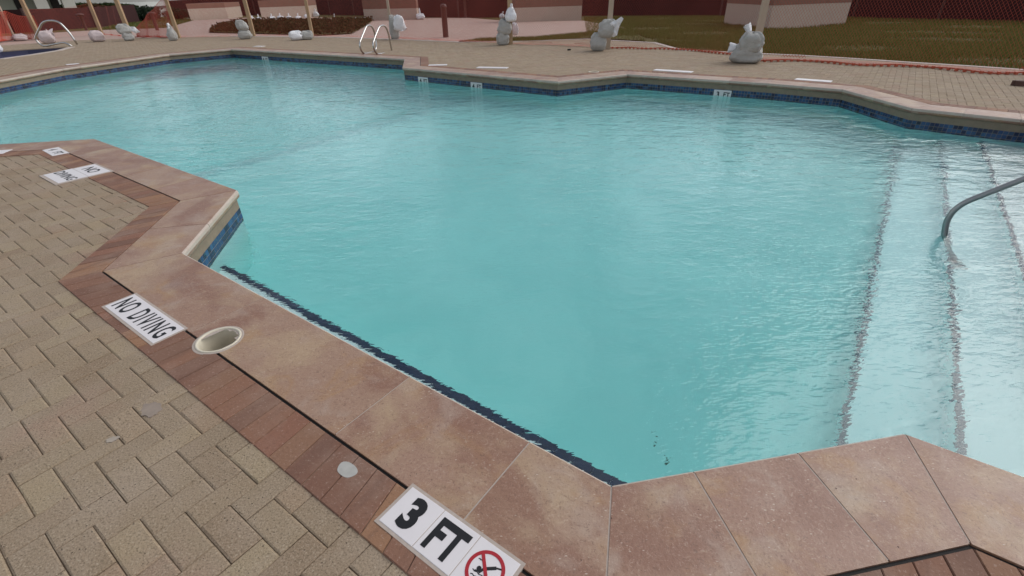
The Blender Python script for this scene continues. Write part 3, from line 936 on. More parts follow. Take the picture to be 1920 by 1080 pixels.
# ladder rails across the pool
lt = empty('pool_ladder', (*G(700, 99), 0)); tag(lt, 'bright steel pool ladder with two looped rails on the far edge', 'pool ladder')
LB = np.array([*G(700, 99), 0])
tl = LIP[17] - LIP[16]; tl = (LIP[17 + 1] - LIP[17]) if False else (np.array((-9.18, 18.01)) - np.array((-2.69, 14.01)))
tl /= np.linalg.norm(tl); nl = np.array([tl[1], -tl[0]])       # away from the water
nl = nl if nl[1] > 0 else -nl
def in_plane(b0, t_, px, py):
    """point of the upright plane through plan point b0 along t_ seen at photo pixel (px,py)"""
    d = _fw * CAM_F + (px - 960) * _rt - (py - 540) * _up
    n_ = np.array([-t_[1], t_[0]])
    k = (b0 @ n_) / (d[:2] @ n_)
    return np.array([d[0] * k, d[1] * k, CAM_H + d[2] * k])
tq = (G(703, 96.5) - G(682, 102)); tq /= np.linalg.norm(tq)
for pts in ([(703, 96.5), (706, 88), (705, 72), (700, 54), (694, 47), (687, 49), (680, 66), (674, 81), (676, 93), (682, 101), (691, 100), (702, 97)],
            [(735, 97.5), (732, 82), (729, 66), (725, 53), (719, 47), (711, 50), (704, 67), (699, 82), (701, 93), (707, 102), (717, 100.5), (733, 98)]):
    b0 = G(*pts[9])
    P = [in_plane(b0, tq, *p) for p in pts]
    rail_obj(bend([p - LB for p in P], .12, 4), .024, M_STEEL, lt, 'rail', 10)

# spa on the left with its curved rail
spa = sheet('spa_basin', SPA, [], -.25, plain('dark_spa_tile', (.03, .03, .05), .5)); tag(spa, 'sunken spa basin with dark wall at the left edge of the deck', 'spa')
v, f = ribbon([np.array(p) for p in SPA], -.26, -.02); obj('spa_wall', v, [tuple(reversed(x)) for x in f], plain('navy_spa_tile', (.035, .035, .075), .4), spa)
m = strip([G(0, 110.5), G(60, 102.3), G(110, 94.5), G(134, 88)], -.12, .1, -.04, .003); m.build('spa_coping', M_CURB, spa)
wsp = sheet('spa_water', SPA, [], -.12, plain('spa_water', (.05, .05, .12), .08, var=.2)); wsp.parent = spa
sb = np.array([*G(136, 86), 0]); st = empty('spa_rail', (*sb[:2], 0)); tag(st, 'bent steel grab rail standing beside the small spa', 'handrail')
dx = _rt[:2] / np.linalg.norm(_rt[:2])
sc = proj((sb[0], sb[1], 0))[2] / CAM_F
def sp(px, py):     # point in the upright plane of the rail
    b_ = G(136, 86); return np.array([(px - 136) * sc * dx[0] , (px - 136) * sc * dx[1], (86 - py) * sc * 1.02])
rail_obj(bend([sp(146, 84), sp(142, 66), sp(131, 47), sp(117, 44.5), sp(101, 46.5), sp(71, 73), sp(79, 86), sp(124, 80), sp(135, 87)], .22, 6), .034, M_STEEL, st, 'rail_tube', 10)

# ================================================================== FENCE: posts and net
posts = [  # foot pixel, row of top (or None), material, half width
    ((1975, 140), 1.75, M_WOOD2, .06), ((1412, 111), 1.80, M_WOOD2, .07), ((1139, 92), 1.80, M_WOOD2, .065), ((957, 83), 1.85, M_WOOD, .075), ((736, 73), 1.8, M_WOOD2, .045),
    ((586, 68), 1.8, M_WOOD, .06), ((476, 68), 1.9, M_WOOD, .075), ((336, 71), 1.9, M_WOOD, .07), ((246, 71), 1.95, M_WOOD, .085), ((192, 66), 2.0, M_WOOD, .07), ((76, 74), 1.62, M_WOOD, .08), ((29, 76), 1.45, M_WOOD2, .05), ((-40, 84), 1.6, M_WOOD, .06)]
F0 = G(957, 83)
fence = empty('safety_fence', (*F0, 0)); tag(fence, 'orange plastic safety net strung between leaning wooden posts behind the pool', 'safety fence')
PX = [G(*p[0]) for p in posts]
for (pp, hgt, mt, hw), xy in zip(posts, PX):
    m = MB()
    lean = (random.uniform(-.03, .03), random.uniform(-.02, .02))
    n_ = 5
    for k in range(4):
        pass
    vb = [(-hw, -hw * .7), (hw, -hw * .7), (hw, hw * .7), (-hw, hw * .7)]
    v = [(xy[0] - F0[0] + a, xy[1] - F0[1] + b, -.01) for a, b in vb] + [(xy[0] - F0[0] + a * .92 + lean[0], xy[1] - F0[1] + b * .92 + lean[1], hgt) for a, b in vb]
    obj('post', v, [(3, 2, 1, 0), (4, 5, 6, 7), (0, 1, 5, 4), (1, 2, 6, 5), (2, 3, 7, 6), (3, 0, 4, 7)], mt, fence)

def net_panel(a, b, ha, hb, flare=0.0, cw=.055, ch=.045, wid=.0032, bow=.0, lowk=2.0):
    L = np.linalg.norm(b - a); t_ = (b - a) / L; nn = np.array([-t_[1], t_[0]])
    if nn[1] > 0: nn = -nn                                   # towards the pool
    cols = int(L / cw); H = max(ha, hb) + flare; rows = int(H / ch)
    ph = random.uniform(0, 6)
    def P(i, j):
        s = i / cols; tt = j / rows
        hloc = ha + (hb - ha) * s
        y = tt * (hloc + flare)
        sag = .10 * math.sin(math.pi * s) * tt
        z = max(0.012, y - flare) - sag
        off = bow * math.sin(math.pi * s) + .05 * math.sin(s * 9 + ph) * tt + .03 * math.sin(s * 23 + ph + tt * 5)
        fl = max(0.0, flare - y) * (.75 + .25 * math.sin(s * 17 + ph))
        p = a + (b - a) * s + nn * (off + fl)
        zz = max(.012, z) + (.012 * (1 + math.sin(s * 31 + tt * 40)) if z <= .02 else 0)
        return np.array([p[0], p[1], zz])
    grid = [[P(i + (.5 if j % 2 else 0), j) for i in range(cols + 1)] for j in range(rows + 1)]
    E_ = []
    for j in range(rows):
        for i in range(cols + 1):
            for di in ((-1, 0) if j % 2 == 0 else (0, 1)):
                if 0 <= i + di <= cols: E_.append((grid[j][i], grid[j + 1][i + di]))
    for i in range(cols):
        E_.append((grid[rows][i], grid[rows][i + 1])); E_.append((grid[0][i], grid[0][i + 1]))
    E_ = np.array(E_)
    A, B = E_[:, 0], E_[:, 1]
    d = B - A; d /= np.linalg.norm(d, axis=1)[:, None] + 1e-9
    face = np.where(((A[:, 2] + B[:, 2]) / 2 < .06)[:, None], np.array([0, 0, 1.]), np.array([nn[0], nn[1], .0]))
    sd = np.cross(d, face); sd /= np.linalg.norm(sd, axis=1)[:, None] + 1e-9
    low = ((A[:, 2] + B[:, 2]) / 2 < .07)[:, None]
    hem = np.zeros((len(A), 1)); hem[-2 * cols + 1::2] = 1
    sd *= wid / 2 * np.where(low, lowk, 1.0) * np.where((hem > 0) & low, 1.8, 1.0)
    if flare > .15 and L > 3.5 and a[0] > -1:                                            # gathered hem lying on the pavers, with a knot at every mesh
        m = MB()
        hp_ = [grid[0][i] - np.array([F0[0], F0[1], -.006]) for i in range(cols + 1)]
        m.tube(hp_, .012, 5)
        for i in range(0, cols, 2):
            q_ = hp_[i] + nn[0] * 0; m.box(q_[0] - .022, q_[0] + .022, q_[1] - .022, q_[1] + .022, .0, .045)
        m.build('net_hem', M_HEM, fence)
    V = np.stack([A - sd, B - sd, B + sd, A + sd], 1).reshape(-1, 3) - np.array([F0[0], F0[1], 0])
    F = np.arange(len(V)).reshape(-1, 4)
    me = bpy.data.meshes.new('net_panel'); me.from_pydata(V.tolist(), [], F.tolist()); me.materials.append(M_NET)
    o = bpy.data.objects.new('net_panel', me); return link(o, fence)
G2 = [G(1600, 110), G(1275, 93), G(1215, 78)]
net_panel(np.array((11.3, 7.2)), PX[0] + np.array((.05, .12)), 1.5, 1.5, .6, lowk=3.2, wid=.0034, cw=.06, ch=.045)
net_panel(PX[0] + np.array((.05, .12)), PX[1] + np.array((.1, .25)), 1.5, 1.55, .66, bow=-.25, lowk=3.2, wid=.0034, cw=.06, ch=.045)
net_panel(PX[1] + np.array((.1, .25)), PX[2] + np.array((.1, .2)), 1.55, 1.6, .18, bow=-.75)
net_panel(PX[2] + np.array((.1, .2)), PX[3] + np.array((.05, .12)), 1.6, 1.6, .35, bow=-.3, wid=.0042)
net_panel(PX[3] + np.array((.05, .12)), PX[4] + np.array((0, .1)), 1.6, 1.55, .1, wid=.006)
net_panel(PX[4] + np.array((0, .1)), PX[5] + np.array((0, .1)), 1.55, 1.6, .1)
net_panel(PX[5] + np.array((0, .1)), PX[6] + np.array((0, .1)), 1.6, 1.6, .1)
net_panel(PX[6] + np.array((0, .1)), PX[7] + np.array((0, .1)), 1.6, 1.6, .15, wid=.005)
net_panel(PX[7] + np.array((0, .12)), PX[8] + np.array((0, .4)), 1.75, .35, .3, wid=.012)
net_panel(PX[8] + np.array((0, .12)), PX[9] + np.array((0, .1)), 1.3, 1.4, .1)
net_panel(PX[9] + np.array((0, .12)), PX[10] + np.array((0, .1)), 1.4, 1.2, .1)
net_panel(PX[10] + np.array((.1, .12)), PX[11] + np.array((.1, .1)), .95, 1.15, .2, wid=.02, cw=.06)
net_panel(PX[11] + np.array((0, .12)), PX[12] + np.array((0, .1)), 1.15, 1.2, .2, wid=.02, cw=.06)

# ================================================================== SANDBAGS
from mathutils import noise as mnoise
def bag_mesh(wd, dp, ht, seed, lean=0.0, sharp=.5, taper=.26):
    """slumped sack: square-shouldered, wide and flat below, creased and dented all over"""
    r_ = random.Random(seed)
    v, f = [], []
    nu, nv = 30, 18
    ph = [r_.uniform(0, 6.28) for _ in range(8)]
    sd = Vector((seed * 1.7, seed * .9, 0))
    for j in range(nv + 1):
        th = math.pi * j / nv - math.pi / 2
        for i in range(nu):
            a = 2 * math.pi * i / nu
            ca, sa = math.cos(a), math.sin(a)
            x = math.copysign(abs(ca) ** sharp, ca); y = math.copysign(abs(sa) ** sharp, sa)
            cz = max(0.0, math.cos(th)) ** .36
            z = math.sin(th) * .5 + .5
            nz = mnoise.noise(Vector((ca * 1.6, sa * 1.6, z * 2.0)) + sd)
            nf = mnoise.noise(Vector((ca * 4.2, sa * 4.2, z * 5.0)) + sd)
            cr = abs(mnoise.noise(Vector((ca * 3.0, sa * 3.0, z * 2.4)) - sd))
            k = (1 + .22 * nz + .15 * nf - .45 * max(0, .2 - cr)) * (1.08 - taper * z ** 1.4)
            zz = z ** .85 * (1 + .16 * nz * z + .10 * nf * z)
            v.append((x * wd / 2 * cz * k + lean * z, y * dp / 2 * cz * k, zz * ht))
    for j in range(nv):
        for i in range(nu):
            f.append((j * nu + i, j * nu + (i + 1) % nu, (j + 1) * nu + (i + 1) % nu, (j + 1) * nu + i))
    return v, f
def neck_mesh(base, tip, r0, r1, seed):
    """gathered bag mouth: narrow at the tie, flaring into a crumpled frill"""
    r_ = random.Random(seed); base, tip = Vector(base), Vector(tip)
    t_ = (tip - base).normalized(); a_ = t_.orthogonal().normalized(); b_ = t_.cross(a_)
    v, f = [], []; k = 14
    prof = [(0, r0 * 1.25), (.22, r0 * .6), (.4, r0 * .75), (.7, (r0 + r1) * .5), (1.0, r1)]
    for s, rad in prof:
        for i in range(k):
            an = 2 * math.pi * i / k
            rr = rad * (1 + (.35 * math.sin(an * 4 + seed) + .2 * math.sin(an * 7 + 2 * seed)) * s)
            q_ = base.lerp(tip, s) + (a_ * math.cos(an) + b_ * math.sin(an) * .55) * rr + t_ * (.15 * r1 * math.sin(an * 3 + seed) * s)
            v.append(tuple(q_))
    for j in range(len(prof) - 1):
        for i in range(k): f.append((j * k + i, j * k + (i + 1) % k, (j + 1) * k + (i + 1) % k, (j + 1) * k + i))
    return v, f
bagno = [0]
def sandbag(px, py, wpx, hpx, mat, label, z=0.0, lean=0.0, neck=None, dpx=None, group='sandbags weighing down the fence posts', nmat=None, flap=None, loc=None, tilt=0.0, taper=.26):
    """bag whose foot stands at pixel (px,py), wpx wide and hpx tall in the photo; neck=(dx,dz,r0,r1) in bag heights"""
    bagno[0] += 1
    xy = G(px, py) if loc is None else np.array(loc)
    k = proj((xy[0], xy[1], z))[2] / CAM_F
    wd, ht = wpx * k * .97, hpx * k * 1.0
    v, f = bag_mesh(wd, (dpx or wpx * .75) * k, ht, bagno[0] * 13, lean * k, taper=taper)
    o = obj('sandbag', v, f, mat, None, True)
    o.location = (xy[0], xy[1], z - .005); o.rotation_euler = (0, tilt, math.atan2(-xy[0], xy[1]))
    tag(o, label, 'sandbag', group)
    if flap:                                                      # loose end of the sack blown sideways
        to = np.array([xy[0], xy[1]]) / np.linalg.norm(xy)
        nrm2 = to; P_ = []
        for fx, fy in flap:
            d = _fw * CAM_F + (fx - 960) * _rt - (fy - 540) * _up
            kk = ((xy - to * .12) @ nrm2) / (d[:2] @ nrm2)
            P_.append(np.array([d[0] * kk, d[1] * kk, CAM_H + d[2] * kk]))
        c_ = sum(P_) / len(P_); nv_, nf = [], []
        ringn, segs = 5, 4
        rim = [P_[i] + (P_[(i + 1) % len(P_)] - P_[i]) * (q_ / segs) for i in range(len(P_)) for q_ in range(segs)]
        m_ = len(rim)
        for side in (1, -1):
            base_ = len(nv_)
            for ri in range(ringn + 1):
                for qi, pt in enumerate(rim):
                    p_ = c_ + (pt - c_) * (ri / ringn)
                    w_ = mnoise.noise(Vector(p_) * 14) * .05
                    th_ = .035 * (1 - (ri / ringn) ** 2)
                    p_ = p_ + np.array([to[0], to[1], 0]) * (w_ - side * th_)
                    nv_.append((p_[0], p_[1], p_[2]))
            for ri in range(ringn):
                for qi in range(m_):
                    a_ = base_ + ri * m_ + qi; b_ = base_ + ri * m_ + (qi + 1) % m_
                    nf.append((a_, b_, b_ + m_, a_ + m_))
        inv = Matrix.LocRotScale(o.location, o.rotation_euler, None).inverted()
        obj('loose_flap', [tuple(inv @ Vector(p_)) for p_ in nv_], nf, M_BAG_W, o, True)
    if neck:
        dx_, dz_, r0, r1 = [q_ * k for q_ in neck]
        nv_, nf = neck_mesh((dx_ * .25, 0, ht * .86), (dx_, 0, ht + dz_), r0, r1, bagno[0])
        obj('tied_neck', nv_, nf, nmat or mat, o, True)
    return o
def above(px, py, ybase):
    """place over foot pixel (px,py) the underside at row ybase: returns z"""
    return height(px, py, ybase)
# right to left along the fence
sandbag(1397, 117, 56, 30, M_BAG_G, 'flat grey sandbag under a plump one at the nearest post on the right', neck=(-33, -4, 6, 9), nmat=M_BAG_W)
sandbag(1401, 118, 42, 33, M_BAG_G, 'plump pale grey sandbag stacked on a flat one at the nearest right post', z=above(1401, 116, 97), neck=(-14, 14, 6, 6), nmat=M_BAG_W)
sandbag(1121, 95, 30, 28, M_BAG_G, 'square grey sandbag on the ground beside the middle right post')
sandbag(1133, 95, 34, 30, M_BAG_G, 'leaning grey sandbag with white torn mouth against the middle right post', z=above(1133, 95, 71), lean=5, flap=[(1130, 50), (1140, 42), (1155, 38), (1165, 31), (1169, 35), (1161, 50), (1157, 66), (1150, 70), (1143, 64), (1134, 66)])
sandbag(943, 84, 25, 21, M_BAG_G, 'lowest grey sandbag of three at the post right of centre')
sandbag(947, 84, 26, 25, M_BAG_G, 'middle grey sandbag of three at the post right of centre', z=above(947, 84, 65))
sandbag(959, 84, 24, 24, M_BAG_W, 'white pointed sandbag on top of three at the post right of centre', z=above(959, 84, 41), neck=(1, 6, 4, 2), taper=.6)
sandbag(966, 80, 13, 20, M_BAG_W, 'white bag hanging behind the post stacked with three sandbags', z=above(966, 80, 66))
sandbag(742, 73, 18, 36, M_BAG_G, 'tall brown grey sandbag slumped against the thin post by the ladder', dpx=14)
sandbag(752, 74, 22, 24, M_BAG_W, 'crumpled white plastic bag draped over a tall sandbag by the ladder', z=above(752, 74, 58), neck=(7, -22, 5, 8))
sandbag(577, 74, 24, 14, M_BAG_G, 'grey lying sandbag touching the post left of the ladder')
sandbag(557, 75, 26, 15, M_BAG_W, 'white lying sandbag left of a grey one near the ladder')
sandbag(461, 73, 24, 16, M_BAG_G, 'lower grey sandbag of two in front of the low hedge')
sandbag(462, 73, 21, 17, M_BAG_G, 'upper pale sandbag of two in front of the low hedge', z=above(462, 73, 57), lean=-3)
sandbag(326, 76, 18, 24, M_BAG_G, 'pear shaped pale sandbag with pointed mouth by the leaning post', taper=.7, neck=(-1, 5, 4, 1.5), nmat=M_BAG_W)
sandbag(243, 76, 19, 13, M_BAG_G, 'lower grey sandbag at the thick post with a white flap', )
sandbag(240, 76, 22, 16, M_BAG_G, 'upper greenish grey sandbag with white flap at the thick post', z=above(240, 76, 64), flap=[(243, 50), (252, 50), (263, 60), (255, 63), (246, 58)])
sandbag(186, 78, 23, 18, M_BAG_P, 'rounded lilac grey sandbag alone between two tall posts')
sandbag(93, 81, 24, 20, M_BAG_P, 'pinkish bag seen through the spa grab rail', neck=(12, -4, 7, 8))
sandbag(40, 76, 22, 11, M_BAG_P, 'small flat whitish bag beside the red net at the left', neck=(9, -6, 4, 4))
sandbag(-2, 98, 14, 17, M_BAG_W, 'white bag cut by the left edge of the frame above the spa')
# far white bags on and beside the low hedge
for px, py, wv_, hv, lab in [(472, 40, 10, 9, 'white tied bag at the left end of the row on the hedge'), (486, 38, 9, 5, 'flat white bag second from the left on the hedge'),
        (511, 38, 13, 6, 'wide white bag in the left half of the hedge row'), (527, 38, 12, 7, 'white pointed bag third in the hedge row'), (543, 37, 10, 6, 'small white bag in the middle of the hedge row'),
        (560, 36, 11, 5, 'low white bag right of the middle of the hedge row'), (577, 34, 11, 6, 'white bag before the pale end of the wall'), (593, 31, 10, 8, 'white pointed bag at the right end of the hedge row')]:
    sandbag(px, py, wv_, hv, M_BAG_W, lab, neck=(0, 5, 1.6, .8), group='white bags lined up on the low hedge')
sandbag(789, 36, 16, 9, M_BAG_W, 'white funnel shaped bag by the right end of the centre wall', neck=(-1, 9, 2, .8), group='white bags by the walls')
sandbag(941, 34, 10, 7, M_BAG_W, 'small white bag half hidden behind the stacked sandbags', neck=(3, 4, 2, 1), group='white bags by the walls')

# ================================================================== BACKGROUND
def bollard(px, py, ytop, wpx, label, globe=False, group='brown posts on the walkway'):
    xy = G(px, py); h = height(px, py, ytop); k = proj((*xy, 0))[2] / CAM_F; r = wpx * k / 2
    t = empty('bollard', (*xy, 0)); tag(t, label, 'bollard', group)
    m = MB(); m.lathe([(r * .95, -.02), (r * .95, h * .9), (r * 1.02, h * .9 + .004)], k=16); m.build('shaft', M_BOLLARD, t, True)
    m = MB()
    if globe: m.lathe([(r * 1.0, h * .84), (r * 2.2, h * .88), (r * 2.5, h * .93), (r * 1.6, h * .98), (.001, h)], k=16)
    else: m.lathe([(r * 1.04, h * .9), (r * 1.08, h * .93), (r * .9, h * .975), (r * .4, h * .997), (.001, h)], k=16)
    m.build('cap', M_BOLLARD, t, True)
bollard(836, 69, 7, 11, 'thick brown bollard with rounded top standing on the pink walkway')
bollard(295, 56, 22, 6, 'brown bollard with mushroom head in front of the green lawn', True)
bollard(162, 56, 25, 5, 'thin brown bollard left of the far lawn', True)
bollard(873, 33, -12, 4.5, 'thin dark post far behind the thick brown bollard')

def block_wall(pl, pr, depth, ztop, zband, label, turn=None):
    a, b = np.array(pl), np.array(pr)
    t = empty('low_wall', (*((a + b) / 2), 0)); tag(t, label, 'wall', 'beige and brown masonry walls before the screen')
    e = (b - a) / np.linalg.norm(b - a); n_ = np.array([-e[1], e[0]])
    if n_[1] < 0: n_ = -n_
    c = (a + b) / 2
    back = n_ * depth if turn is None else np.array(turn)
    quad = [a - c, b - c, b - c + back, a - c + back]
    m = MB(); m.prism(quad, -.08, zband); m.build('wall_base', M_BLOCK, t)
    cen = sum(quad) / 4
    m = MB(); m.prism([cen + (p - cen) * 1.004 for p in quad], zband, ztop); m.build('wall_band', M_BAND, t)
block_wall(G(358, 38), G(428, 34), 0, 1.13, .78, 'leftmost beige wall with brown top behind the low hedge', turn=G(455, 30) - G(428, 34))
block_wall(G(492, 37), G(579, 32.5), 0, 1.25, .80, 'second beige wall from the left behind the row of white bags', turn=G(597, 29.5) - G(579, 32.5))
block_wall(G(684, 38), G(783, 36), .6, 1.15, .64, 'pinkish wall behind the pool ladder and walkway')
block_wall(G(968, 41), G(1090, 36), 1.5, 1.6, .68, 'beige wall right of centre at the end of the walkway')
block_wall(G(1440, 52), G(1585, 43), 0, 1.6, .78, 'largest beige wall standing in the lawn behind the right post', turn=G(1357, 41) - G(1440, 52))

SCR = [(-60, 62), (60, 58), (180, 49), (262, 41), (325, 33), (480, 27), (620, 26), (665, 27), (860, 31), (960, 30), (1090, 27), (1350, 27), (1470, 27), (1600, 30), (1760, 34), (2000, 41)]
SP = [G(*p) for p in SCR]
HS = [1.12, 1.12, 1.1, 1.15, 1.35, 1.6, 1.7, 1.7, 1.7, 1.7, 1.7, 1.7, 1.7, 1.7, 1.7, 1.7]
sc_ = empty('screen_fence', (*SP[8], 0)); tag(sc_, 'dark maroon fabric screen fence running along the back of the grounds', 'fence')
for i in range(len(SP) - 1):
    if i == 3: continue                                    # the opening towards the far lawn
    a, b = SP[i] - SP[8], SP[i + 1] - SP[8]
    e = (b - a) / np.linalg.norm(b - a); n_ = np.array([-e[1], e[0]]) * .03
    v = [(*(a - n_), -.1), (*(b - n_), -.1), (*(b + n_), -.1), (*(a + n_), -.1), (*(a - n_), HS[i]), (*(b - n_), HS[i + 1]), (*(b + n_), HS[i + 1]), (*(a + n_), HS[i])]
    obj('screen_panel', v, [(3, 2, 1, 0), (4, 5, 6, 7), (0, 1, 5, 4), (1, 2, 6, 5), (2, 3, 7, 6), (3, 0, 4, 7)], M_SCREEN, sc_)
    m = MB(); m.box(a[0] - .06, a[0] + .06, a[1] - .06, a[1] + .06, -.1, HS[i] + .06); m.build('fence_post', M_BOLLARD, sc_)

# house beyond the fence at top left
BX = [G(0, 30), G(132, 30)]
hb = np.array((-62., 70.)); ht_ = empty('pavilion', (hb[0], hb[1], 0)); tag(ht_, 'beige pavilion with dark posts and overhanging roof at the top left corner', 'building')
e = np.array((.90, -.10)); e = (np.array((-50.8, 65.5)) - np.array((-67., 49.))); L = np.linalg.norm(e); e /= L; n_ = np.array([-e[1], e[0]])
a0 = np.array((-67., 49.)) - hb
M_PANEL = plain('beige_panel', (.38, .37, .30), .8, scale=.8, var=.12); M_DKWOOD = plain('dark_brown_wood', (.025, .018, .016), .8); M_COL = plain('cream_column', (.55, .52, .46), .7, scale=2, var=.1)
def qbox(m, s0, s1, d0, d1, z0, z1):
    p = [a0 + e * s0 + n_ * d0, a0 + e * s1 + n_ * d0, a0 + e * s1 + n_ * d1, a0 + e * s0 + n_ * d1]; m.prism(p, z0, z1)
m = MB(); qbox(m, 0, L - 1.2, 0, 8, -.1, 3.1); m.build('wall', M_PANEL, ht_)
for k in range(9):
    m = MB(); s0 = L - 1.4 - k * 3.1; qbox(m, s0, s0 + .75, -.12, -.003, -.1, 3.1); m.build('dark_post', M_DKWOOD, ht_)
for s0 in (L - .6, L - 3.0):
    m = MB(); qbox(m, s0, s0 + 1.1, -2.2, -1.1, -.1, 3.1); m.build('column', M_COL, ht_)
m = MB(); qbox(m, -1, L + 1.2, -3.0, 9, 3.1, 3.6); m.build('roof', M_DKWOOD, ht_)

# long low wall far behind the lawn
A_, B_ = np.array((-30.5, 44.)), np.array((-66., 140.))
t = empty('long_wall', (*A_, 0)); tag(t, 'long low grey wall with dark cap receding far behind the green lawn', 'wall')
d_ = (B_ - A_); n_ = np.array([-d_[1], d_[0]]) / np.linalg.norm(d_)
m = MB(); m.prism([n_ * .3, -n_ * .3, d_ - n_ * .3, d_ + n_ * .3][::-1], -.1, .74); m.build('wall_face', plain('grey_render', (.33, .33, .31), .9, var=.2, scale=.4), t)
m = MB(); m.prism([n_ * .4, -n_ * .4, d_ - n_ * .4, d_ + n_ * .4][::-1], .74, .88); m.build('wall_cap', plain('dark_cap', (.06, .048, .042), .8), t)

def leaf_cloud(c, r, n, size, seed):
    g = np.random.default_rng(seed)
    d = g.normal(size=(n, 3)); d /= np.linalg.norm(d, axis=1)[:, None]
    rad = g.uniform(.35, 1.0, n) ** .5
    lump = 1 + .25 * np.sin(d[:, 0] * 5 + seed) * np.cos(d[:, 2] * 4 + seed) + .15 * np.sin(d[:, 1] * 9)
    p = np.array(c) + d * rad[:, None] * lump[:, None] * np.array(r)
    a = g.normal(size=(n, 3)); a /= np.linalg.norm(a, axis=1)[:, None]; b = np.cross(a, g.normal(size=(n, 3))); b /= np.linalg.norm(b, axis=1)[:, None]
    s = size * g.uniform(.6, 1.3, n)[:, None]
    V = np.stack([p - a * s, p + b * s * .5, p + a * s, p - b * s * .5], 1).reshape(-1, 3)
    return V.tolist(), np.arange(4 * n).reshape(-1, 4).tolist()
def tree(x, y, h, r, label, seed, mat, trunk=True, group=None):
    t = empty('tree' if trunk else 'bush', (x, y, 0)); tag(t, label, 'tree' if trunk else 'bush', group)
    if trunk:
        m = MB(); m.tube([(0, 0, -.2), (.1, 0, h * .3), (.0, .1, h * .6)], [.28, .2, .12], 8)
        for q_ in ((.7, .2), (-.6, .4), (.1, -.7)): m.tube([(.05, 0, h * .35), (q_[0] * r * .6, q_[1] * r * .6, h * .7)], [.12, .04], 6)
        m.build('trunk', M_BARK, t)
    V, F = leaf_cloud((0, 0, h * .62 if trunk else h * .5), (r, r, h * (.4 if trunk else .5)), 2600 if trunk else 1800, r * .10, seed)
    obj('crown' if trunk else 'foliage', V, F, mat, t)
gt = 'trees beyond the screen fence'
tree(-67.5, 90, 1.12, 2.4, 'dark low tree next to the pavilion columns on the skyline', 1, M_TREE, group=gt)
tree(-64.5, 92, .98, 2.6, 'middle dark tree on the skyline beyond the fence', 2, M_TREE, group=gt)
tree(-61.5, 90, .85, 2.2, 'rightmost dark tree on the skyline beyond the fence', 3, M_TREE, group=gt)
gb = 'bushes by the far lawn'
tree(-29.6, 46, 1.0, 1.1, 'dark round bush behind the mushroom headed bollard', 4, M_BUSH, False, gb)
tree(-32.0, 45.5, .85, 1.2, 'wide grey green bush left of the round one by the fence', 5, M_BUSH, False, gb)
tree(-27.6, 47, .8, .9, 'low bush right of the round one before the grey wall', 6, M_BUSH, False, gb)

# low hedge bed
HB = [G(*p) for p in [(392, 61), (480, 63), (600, 66.5), (660, 63), (684, 50), (700, 38), (610, 40), (470, 41), (420, 46)]]
hp = sum(HB) / len(HB)
hedge = sheet('hedge', [p - hp for p in HB], [], .02, M_LAWN); hedge.location = (*hp, 0)
tag(hedge, 'low brown green clipped hedge bed with white bags on it', 'hedge')
g = np.random.default_rng(5)
mn, mx = np.min(HB, 0), np.max(HB, 0)
pts = g.uniform(mn, mx, (40000, 2)); pts = pts[inside(HB, pts)][:16000]
zz = g.uniform(.02, .30, len(pts)) * (.75 + .25 * np.sin(pts[:, 0] * 2) * np.cos(pts[:, 1] * 1.7))
p = np.concatenate([pts - hp, zz[:, None]], 1)
a = g.normal(size=p.shape); a /= np.linalg.norm(a, axis=1)[:, None]; b = np.cross(a, g.normal(size=p.shape)); b /= np.linalg.norm(b, axis=1)[:, None]
s = .07 * g.uniform(.6, 1.3, len(p))[:, None]
V = np.stack([p - a * s, p + b * s * .5, p + a * s, p - b * s * .5], 1).reshape(-1, 3)
tag(obj('leaves', V.tolist(), np.arange(len(V)).reshape(-1, 4).tolist(), M_HEDGE, hedge), kind='stuff')
# white pipe and stick lying near it
t = MB(); a, b = G(666, 36), G(692, 36.5); t.tube([(a[0], a[1], .06), (b[0], b[1], .06)], .06, 8); t = t.build('white_pipe', M_BAG_W); tag(t, 'short white pipe lying at the right end of the hedge', 'pipe')
t = MB(); a = G(627, 33); t.tube([(a[0], a[1], 0), (a[0] + .03, a[1], .26)], .035, 6); t = t.build('marker_stake', M_BAG_W); tag(t, 'small white stake standing in the far grass behind the hedge', 'stake')

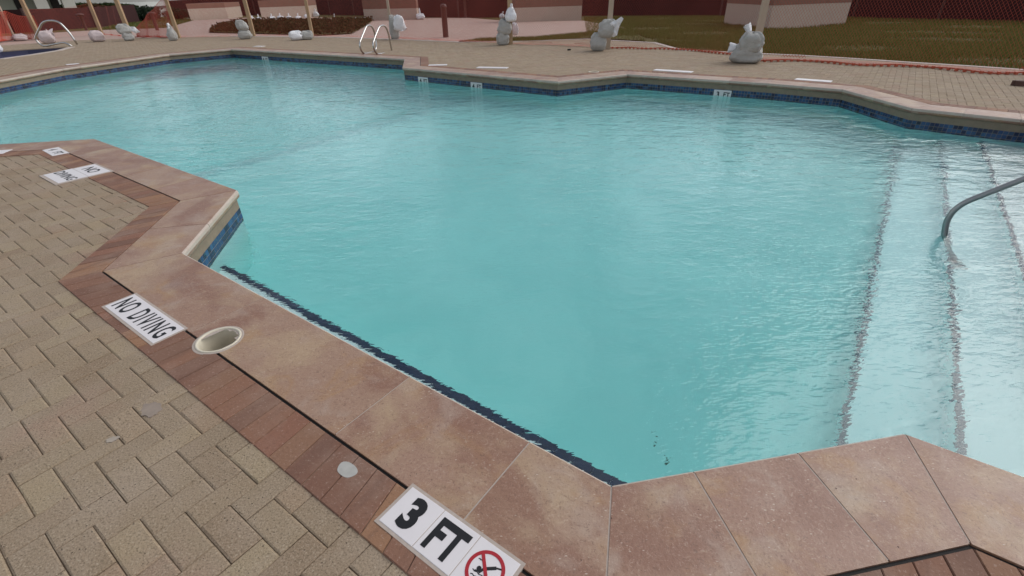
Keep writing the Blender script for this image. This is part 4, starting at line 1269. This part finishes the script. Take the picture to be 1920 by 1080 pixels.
# grass: blades over the lawn on the right, and the far lawn patch
LAWN = [G(*p) for p in [(1100, 62), (1172, 52), (1240, 78), (1282, 92), (1500, 103), (1600, 109), (1710, 116.5), (1817, 123), (1917, 130), (2100, 145), (2100, 50), (1900, 38), (1600, 31), (1350, 28), (1095, 30)]]
LAWN2 = [G(*p) for p in [(865, 78), (1000, 77), (1110, 70), (1212, 76), (1172, 52), (1100, 60), (1000, 69), (900, 72)]]
FAR_LAWN = [G(*p) for p in [(170, 56), (312, 52), (362, 38), (330, 28), (230, 44)]]
M_FARLAWN = plain('green_lawn', (.062, .088, .034), .95, scale=2.5, var=.35)
fl = sheet('far_lawn', [G(*p) for p in [(205, 58), (312, 53), (364, 39), (338, 24), (255, 24), (225, 44)]], [], -.02, M_FARLAWN); tag(fl, kind='structure')
lawn_sheet = sheet('lawn', LAWN2, [], -.008, M_LAWN); tag(lawn_sheet, kind='structure')
def blades(poly, n, seed, h0, h1, wd):
    g = np.random.default_rng(seed); mn, mx = np.min(poly, 0), np.max(poly, 0)
    pts = []
    while sum(len(q_) for q_ in pts) < n:
        c = g.uniform(mn, mx, (n * 2, 2)); c = c[inside(poly, c)]
        dist = np.linalg.norm(c, axis=1); keep = g.random(len(c)) < np.clip((13 / dist) ** 1.6, 0, 1)
        # bare patches
        bare = np.sin(c[:, 0] * .9 + 1.3 * np.sin(c[:, 1] * .7)) * np.cos(c[:, 1] * 1.1 + c[:, 0] * .3)
        keep &= g.random(len(c)) < np.clip(.98 - 1.5 * np.clip(bare - .15, 0, 1), .16, 1)
        pts.append(c[keep])
    p = np.concatenate(pts)[:n]
    an = g.uniform(0, 2 * np.pi, n); d = np.stack([np.cos(an), np.sin(an)], 1)
    h = g.uniform(h0, h1, n); w_ = wd * g.uniform(.6, 1.4, n); ln = g.normal(size=(n, 2)) * .03
    z0 = np.full(n, -.07)
    A = np.c_[p - d * w_[:, None] / 2, z0]; B = np.c_[p + d * w_[:, None] / 2, z0]; C = np.c_[p + ln, z0 + .045 + h]
    return np.stack([A, B, C], 1).reshape(-1, 3)
V = np.concatenate([blades(LAWN, 120000, 1, .03, .085, .022), blades(LAWN2, 16000, 2, .05, .10, .02), blades(FAR_LAWN, 6000, 3, .05, .12, .06)])
me = bpy.data.meshes.new('grass'); me.from_pydata(V.tolist(), [], np.arange(len(V)).reshape(-1, 3).tolist()); me.materials.append(M_GRASS)
tag(link(bpy.data.objects.new('grass', me)), 'short patchy olive grass behind the pool deck', 'grass', kind='stuff')
